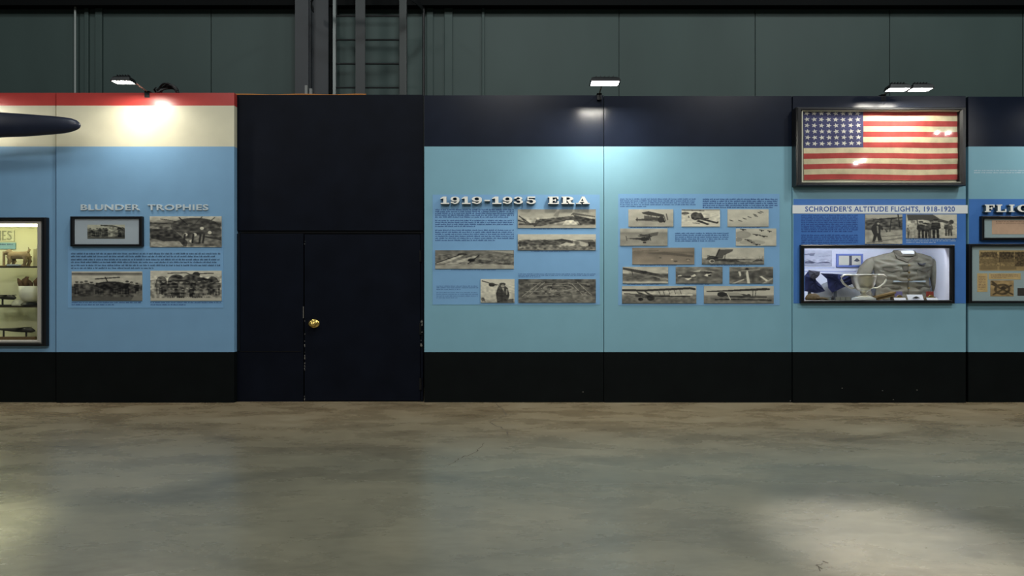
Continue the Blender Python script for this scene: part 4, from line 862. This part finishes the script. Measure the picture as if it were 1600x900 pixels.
# ---------------------------------------------------------------- lit shelf case, left edge
CRM = mat('case_cream', (214, 212, 176), .75)
rs = (X(-90, 0), 0, Z(540, -.05)); sc_ = empty('display_case', rs, 'tall black framed cream lit shelf case cut off by the left edge', 'display case')
frame_bars(-262, 71, 339.5, 541, 7, -.06, -.001, 4.5).build('frame', FRAME, sc_, rs)
frame_bars(-254, 63.5, 345, 536, 6.5, -.03, .02, 4.5).build('inner_trim', mat('grey_trim', (170, 166, 158), .5), sc_, rs)
x0, x1, z0, z1, yk = X(-250), X(60.5), Z(533.5), Z(349), .40
MB().box(x0-.02, x1+.0, yk, yk+.02, z0-.02, z1+.02).box(x0-.02, x1, .02, yk, z0-.02, z0).box(x0-.02, x1, .02, yk, z1, z1+.02).box(x1, x1+.01, .02, yk, z0, z1).box(x0-.02, x0, .02, yk, z0, z1).build('case_lining', CRM, sc_, rs)
MB().pbox(-250, 59, 348, 534, .0, .003).build('glass', GL, sc_, rs)
MB().box(x0+.1, x1-.06, .03, .09, z1-.03, z1-.004).build('strip_lamp', mat('case_tube_warm', (255, 255, 240), emit=(250, 250, 214), es=14), sc_, rs)
SH = mat('shelf_edge', (58, 48, 36), .5)
yS = .13
sz = []
for py in (417, 479):
    z_ = Z(py, yS); sz.append(z_+.008); MB().box(x0+.002, x1-.002, yS+.008, yk-.002, z_, z_+.008).build('shelf', GL, sc_, rs); MB().box(x0+.002, x1-.002, yS, yS+.008, z_-.012, z_+.008).build('shelf_edge', SH, sc_, rs)
# contents
yy = .2
TN = mat('tan_plush', (150, 130, 96), .85, noise=.15, nscale=20)
r_ = (X(31, yy), yy, sz[0]); dg = empty('animal_trophy', r_, 'tan four legged animal shaped trophy on the top shelf of the left edge case', 'trophy')
zb = sz[0]+.0; H = Z(390, yy)-zb; cx = X(31, yy)
MB().rings([[(cx+x, yy+w_*.8*math.cos(t_), zb+H*.66+w_*1.1*math.sin(t_)) for t_ in [2*math.pi*j/14 for j in range(14)]] for x, w_ in ((-.15, .02), (-.12, .05), (-.05, .045), (.05, .045), (.1, .05), (.125, .02))]).build('torso', TN, dg, r_, smooth=True)
MB().rings([[(cx+x, yy+w_*.9*math.cos(t_), zb+z_+w_*math.sin(t_)) for t_ in [2*math.pi*j/14 for j in range(14)]] for x, w_, z_ in ((-.09, .02, H*.8), (-.13, .04, H*.85), (-.165, .032, H*.82), (-.195, .018, H*.78))]).build('head', TN, dg, r_, smooth=True)
MB().tube([(cx+.1, yy, zb+H*.75), (cx+.125, yy, zb+H*1.02), (cx+.11, yy, zb+H*1.12)], [.016, .014, .008]).build('tail', TN, dg, r_, smooth=True)
for dx in (-.11, .09):
    for dy in (-.035, .035): MB().tube([(cx+dx, yy+dy, zb+H*.6), (cx+dx+.01, yy+dy, zb+H*.3), (cx+dx-.01, yy+dy, zb+.012), (cx+dx-.02, yy+dy, zb+.001)], [.032, .026, .024, .026]).build('leg', TN, dg, r_, smooth=True)
tag(MB().tube([(X(6, yy), yy, sz[0]+.001), (X(6, yy), yy, Z(393, yy))], .014).lathe((X(6, yy), yy, sz[0]), [(0, .001), (.05, .001), (.05, .012), (0, .013)], 20).build('display_stand', TN, root=(X(6, yy), yy, sz[0])), 'thin tan post stand left of the animal trophy', 'stand')
tag(MB().pbox(56.5, 58.5, 388, 416, .18, .24).pbox(52, 57, 389, 416, .26, .28).build('book', mat('cream_book', (176, 170, 132), .7), root=(X(55, .2), .2, sz[0])), 'pale upright booklet at the right end of the top shelf', 'booklet')
tag(MB().box(X(12, .12), X(30, .12), .10, .2, sz[0]+.001, sz[0]+.025).build('name_plate', mat('plate_grey', (150, 160, 165), .4), root=(X(21, .12), .12, sz[0]), bevel=.006), 'low grey name plate in front of the animal trophy', 'name plate')
hd = tag(MB().pbox(-60, 24, 379, 389, yk-.012, yk).build('blue_label', mat('blue_label', (130, 170, 180), .6), root=(X(-20, yk), yk, Z(389, yk))), 'pale blue caption strip on the back wall above the animal trophy', 'caption strip')
text_block(-58, 22, 380, 388, 2, INKG, hd, (X(-20, yk), yk, Z(389, yk)), yk-.0135, size=.5, ch=2)
p = Pic(-40, 22, 360, 377, (0, 320), 3.75, 2).grad((0, .85), (1, .85))
p.line([(2, 155), (2, 205)], 8, .45); p.line([(16, 155), (16, 205)], 7, .45).line([(16, 156), (34, 156)], 5, .45).line([(16, 180), (30, 180)], 5, .45).line([(16, 204), (34, 204)], 5, .45)
p.line([(66, 160), (50, 157), (45, 168), (62, 184), (66, 196), (56, 204), (44, 200)], 6, .45)
p.noise(.08, 8)
tag(pic_object(p, 'lettered_card', yk-.01, .0098, tones=((60, 62, 50), (226, 226, 190))), 'cream card with faint grey marks at the top of the shelf case back wall', 'card')
# middle shelf
WB = mat('white_bowl', (212, 210, 190), .4)
cx = X(49, yy); zb = sz[1]; Hb = Z(447, yy)-zb
bo = empty('footed_bowl', (cx, yy, zb), 'white bowl holding brown figures on the middle shelf of the left case', 'bowl'); r_ = bo.location
MB().lathe((cx, yy, zb), [(0, .045), (.05, .045), (.09, .06), (.12, .12), (.13, Hb), (.12, Hb), (.10, .12), (0, .08)], 28).build('bowl', WB, bo, r_, smooth=True)
MB().lathe((cx, yy, zb), [(0, .001), (.10, .001), (.11, .02), (.09, .04), (0, .046)], 24).build('base', FRAME, bo, r_)
BN = mat('brown_leaf', (92, 66, 40), .7, noise=.25, nscale=20)
random.seed(9)
mb = MB()
for i in range(9):
    a = random.uniform(0, 6.28); x = cx+random.uniform(-.09, .07); y = yy+random.uniform(-.05, .05); h_ = random.uniform(.06, .13)
    mb.tube([(x, y, zb+Hb-.05), (x+random.uniform(-.02, .02), y, zb+Hb+h_*.5), (x+random.uniform(-.06, .05), y, zb+Hb+h_)], [.016, .03, .008], 8)
tag(mb.build('dried_leaves', BN, root=(cx, yy, zb+Hb-.05), smooth=True), 'cluster of dry brown leaves standing up in the white bowl', 'dried leaves', kind='stuff')
def model_plane(x, y, zb, H, L, lb, leg=2):
    r_ = (x, y, zb); e = empty('model_aircraft', r_, lb, 'model'); DK = mat('dark_model', (48, 44, 36), .5)
    MB().rings([[(x+u*L, y+w_*math.cos(t_), zb+H+dz_+w_*math.sin(t_)) for t_ in [2*math.pi*j/14 for j in range(14)]] for u, w_, dz_ in ((-.5, .006, .01), (-.3, .016, .006), (0, .026, 0), (.25, .032, 0), (.42, .03, -.005), (.5, .01, -.01))]).build('fuselage', DK, e, r_, smooth=True)
    MB().box(x+.05*L, x+.22*L, y-.13, y+.13, zb+H+.022, zb+H+.03).build('wing', DK, e, r_, bevel=.003)
    MB().box(x-.48*L, x-.40*L, y-.05, y+.05, zb+H+.012, zb+H+.018).box(x-.5*L, x-.42*L, y-.003, y+.003, zb+H+.01, zb+H+.05).build('tail', DK, e, r_)
    for u in ((-.3, .28) if leg == 2 else (0,)): MB().tube([(x+u*L, y, zb+.012), (x+u*L, y, zb+H-.005)], .010).build('post', DK, e, r_)
    MB().box(x-.42*L, x+.42*L, y-.05, y+.05, zb+.001, zb+.014).build('base', DK, e, r_)
model_plane(X(4, yy), yy, sz[1], .11, .34, 'dark model on a single post at the left edge of the middle shelf', 1)
model_plane(X(24, yy), yy, z0, .13, .50, 'long dark model carried on two posts on the case bottom')
tag(MB().box(X(-60, .1), X(55, .1), .09, .13, z0+.001, z0+.05).build('plank', mat('brown_plank', (96, 74, 48), .6), root=(X(0, .1), .1, z0), bevel=.004), 'low brown wooden plank along the front of the case bottom', 'plank')
rr_ = random.Random(2); mb = MB(); R = []
for i in range(8):
    q = i/7*math.pi/2; R.append([(X(30, yy)+.09*math.cos(q)*math.cos(t_)*(1+.2*math.sin(5*t_+i)), yy+.05*math.cos(q)*math.sin(t_), sz[1]+.001+.075*math.sin(q)*(1+.1*math.sin(4*t_))) for t_ in [2*math.pi*j/24 for j in range(24)]])
tag(mb.rings(R).build('crumpled_cloth', mat('pale_cloth', (190, 188, 162), .6), root=(X(30, yy), yy, sz[1]), smooth=True), 'crumpled pale cloth left of the white bowl', 'cloth')

# ---------------------------------------------------------------- dark blade tip hanging before the left panel
ybl = -.30; R = []
outl = [(-160, 170, 222), (-60, 173, 219), (0, 175.5, 215), (40, 178, 213.5), (80, 181, 210.5), (100, 183, 208.5), (112, 185, 206), (120, 188, 203), (124.5, 192, 200), (126, 195, 197)]
for px, a, b_ in outl:
    zc = (Z(a, ybl)+Z(b_, ybl))/2; h_ = (Z(a, ybl)-Z(b_, ybl))/2
    R.append([(X(px, ybl), ybl+h_*.45*math.cos(t_), zc+h_*math.sin(t_)) for t_ in [2*math.pi*j/24 for j in range(24)]])
R = smooth_rings(R, 3)
tag(MB().rings(R).build('propeller_blade', mat('blade_navy', (30, 35, 50), .32, noise=.1), root=(X(-160, ybl), ybl, Z(222, ybl)), smooth=True), 'dark navy rounded blade tip reaching in from the left edge before the cream band', 'propeller blade')

# ---------------------------------------------------------------- floodlights, cables
HS = mat('lamp_housing', (30, 31, 33), .4, metal=.4); CH = mat('lamp_arm', (150, 140, 130), .35, metal=.5)
def flood(px, py, y, wpx, tilt, es, label, clampx, topz, heads=1, hpx=9, roll=0, armcol=None):
    c0 = Vector(P(px, py, y)); root = Vector((X(clampx, 0), -.0, topz)); e = empty('floodlight', root, label, 'floodlight', 'clip-on floodlights on the partition top')
    W = wpx*(D+y)/F; em = mat('lamp_glass_%d' % int(es), (255, 255, 255), emit=(255, 250, 236), es=es)
    for h in range(heads):
        wd = W/heads-(.02 if heads > 1 else 0); cx = c0.x+(h-(heads-1)/2)*W/heads
        M = Matrix.Rotation(math.radians(tilt), 3, 'X')@Matrix.Identity(3)
        M = Matrix.Rotation(math.radians(roll), 3, 'Y')@M
        c = Vector((cx, y, c0.z)); mb = MB(); 
        def ring(sx_, sy_, z_): return [c+M@Vector((a*sx_, b_*sy_, z_)) for a, b_ in ((-.5, -.5), (.5, -.5), (.5, .5), (-.5, .5))]
        mb.rings([ring(wd*.7, .06, .055), ring(wd*.9, .11, .035), ring(wd, .13, 0), ring(wd, .13, -.012), ring(wd*.92, .112, -.012), ring(wd*.92, .112, -.002)]).build('housing', HS, e, root)
        for q in (-.4, -.2, 0, .2, .4): mb = MB().obox(c+M@Vector((q*wd*.7, 0, .06)), (.006, .05, .03), M).build('cooling_fin', HS, e, root)
        MB().obox(c+M@Vector((0, 0, -.006)), (wd*.88, .10, .004), M).build('lamp_glass', em, e, root)
    top = c0+Vector((0, 0, .06)) 
    mid = Vector((c0.x*.5+root.x*.5, y*.5, (c0.z+topz)/2+.05))
    MB().tube([c0+Vector((0, .03, .045)), mid, root+Vector((0, -.02, .015))], .009, 10).build('arm', armcol or CH, e, root, smooth=True)
    MB().box(root.x-.03, root.x+.03, -.035 if y > -1 else 0, -.026-.001 if clampx < 367 or clampx > 1238 else -.013, topz-.06, topz+.02).box(root.x-.03, root.x+.03, -.035, .12, topz+.001, topz+.02).build('clamp', HS, e, root)
    return e
flood(193, 127.5, -.42, 30, 0, 270, 'bright floodlight on a thin arm above the red band', 232, Z(145, yB_), roll=0, armcol=mat('pinkish_arm', (190, 160, 150), .4))
flood(945, 129, -.56, 47, -8, 420, 'single wide floodlight above the joint in the middle of the partition', 936, Z(149.5, 0), hpx=13)
flood(1420, 139, -.36, 71, -3, 190, 'twin headed floodlight above the framed flag', 1378, Z(150, yF), heads=2)
flood(-140, 130, -.45, 45, 6, 420, 'added warm floodlight out of view beyond the left edge above the shelf case', -148, Z(145, 0))  # unseen lamp added to throw glare on the floor at left
flood(1760, 135, -.45, 45, 6, 180, 'floodlight beyond the right edge above the clippings panel', 1765, Z(151, 0))
zt = Z(145, yB_)
mb = MB()
for k_ in range(4):
    cx = X(262, .04)+k_*.004
    mb.tube([(cx+(.135-.012*k_)*math.cos(a), .04+.02*math.sin(a*3+k_)-.015+.012*k_, zt+.009+(.118-.012*k_)*math.sin(a)) for a in [math.pi*j/18 for j in range(19)]], .012, 8)
mb.tube([(X(245, .04), .04, zt+.012), (X(240, .02), .03, zt+.06), (X(243, .02), .02, zt+.075), (X(247, .02), .03, zt+.05)], .012, 8)
tag(mb.build('cable_coil', FRAME, root=(X(262, .04), .04, zt), smooth=True), 'black coil of cable resting on top of the red banded panel', 'cable coil')
zc = Z(148, yC)
pts = [(X(a, .09), .09 if a > 367 else .06, (zt if a < 367 else zc)+.012+.004*math.sin(a*.07)) for a in range(284, 580, 8)]
tag(MB().tube(pts, .009, 8).build('power_cord', mat('orange_cord', (190, 120, 50), .5), root=(X(430, .06), .06, zt), smooth=True), 'thin orange cord lying along the top of the black door section', 'cord')
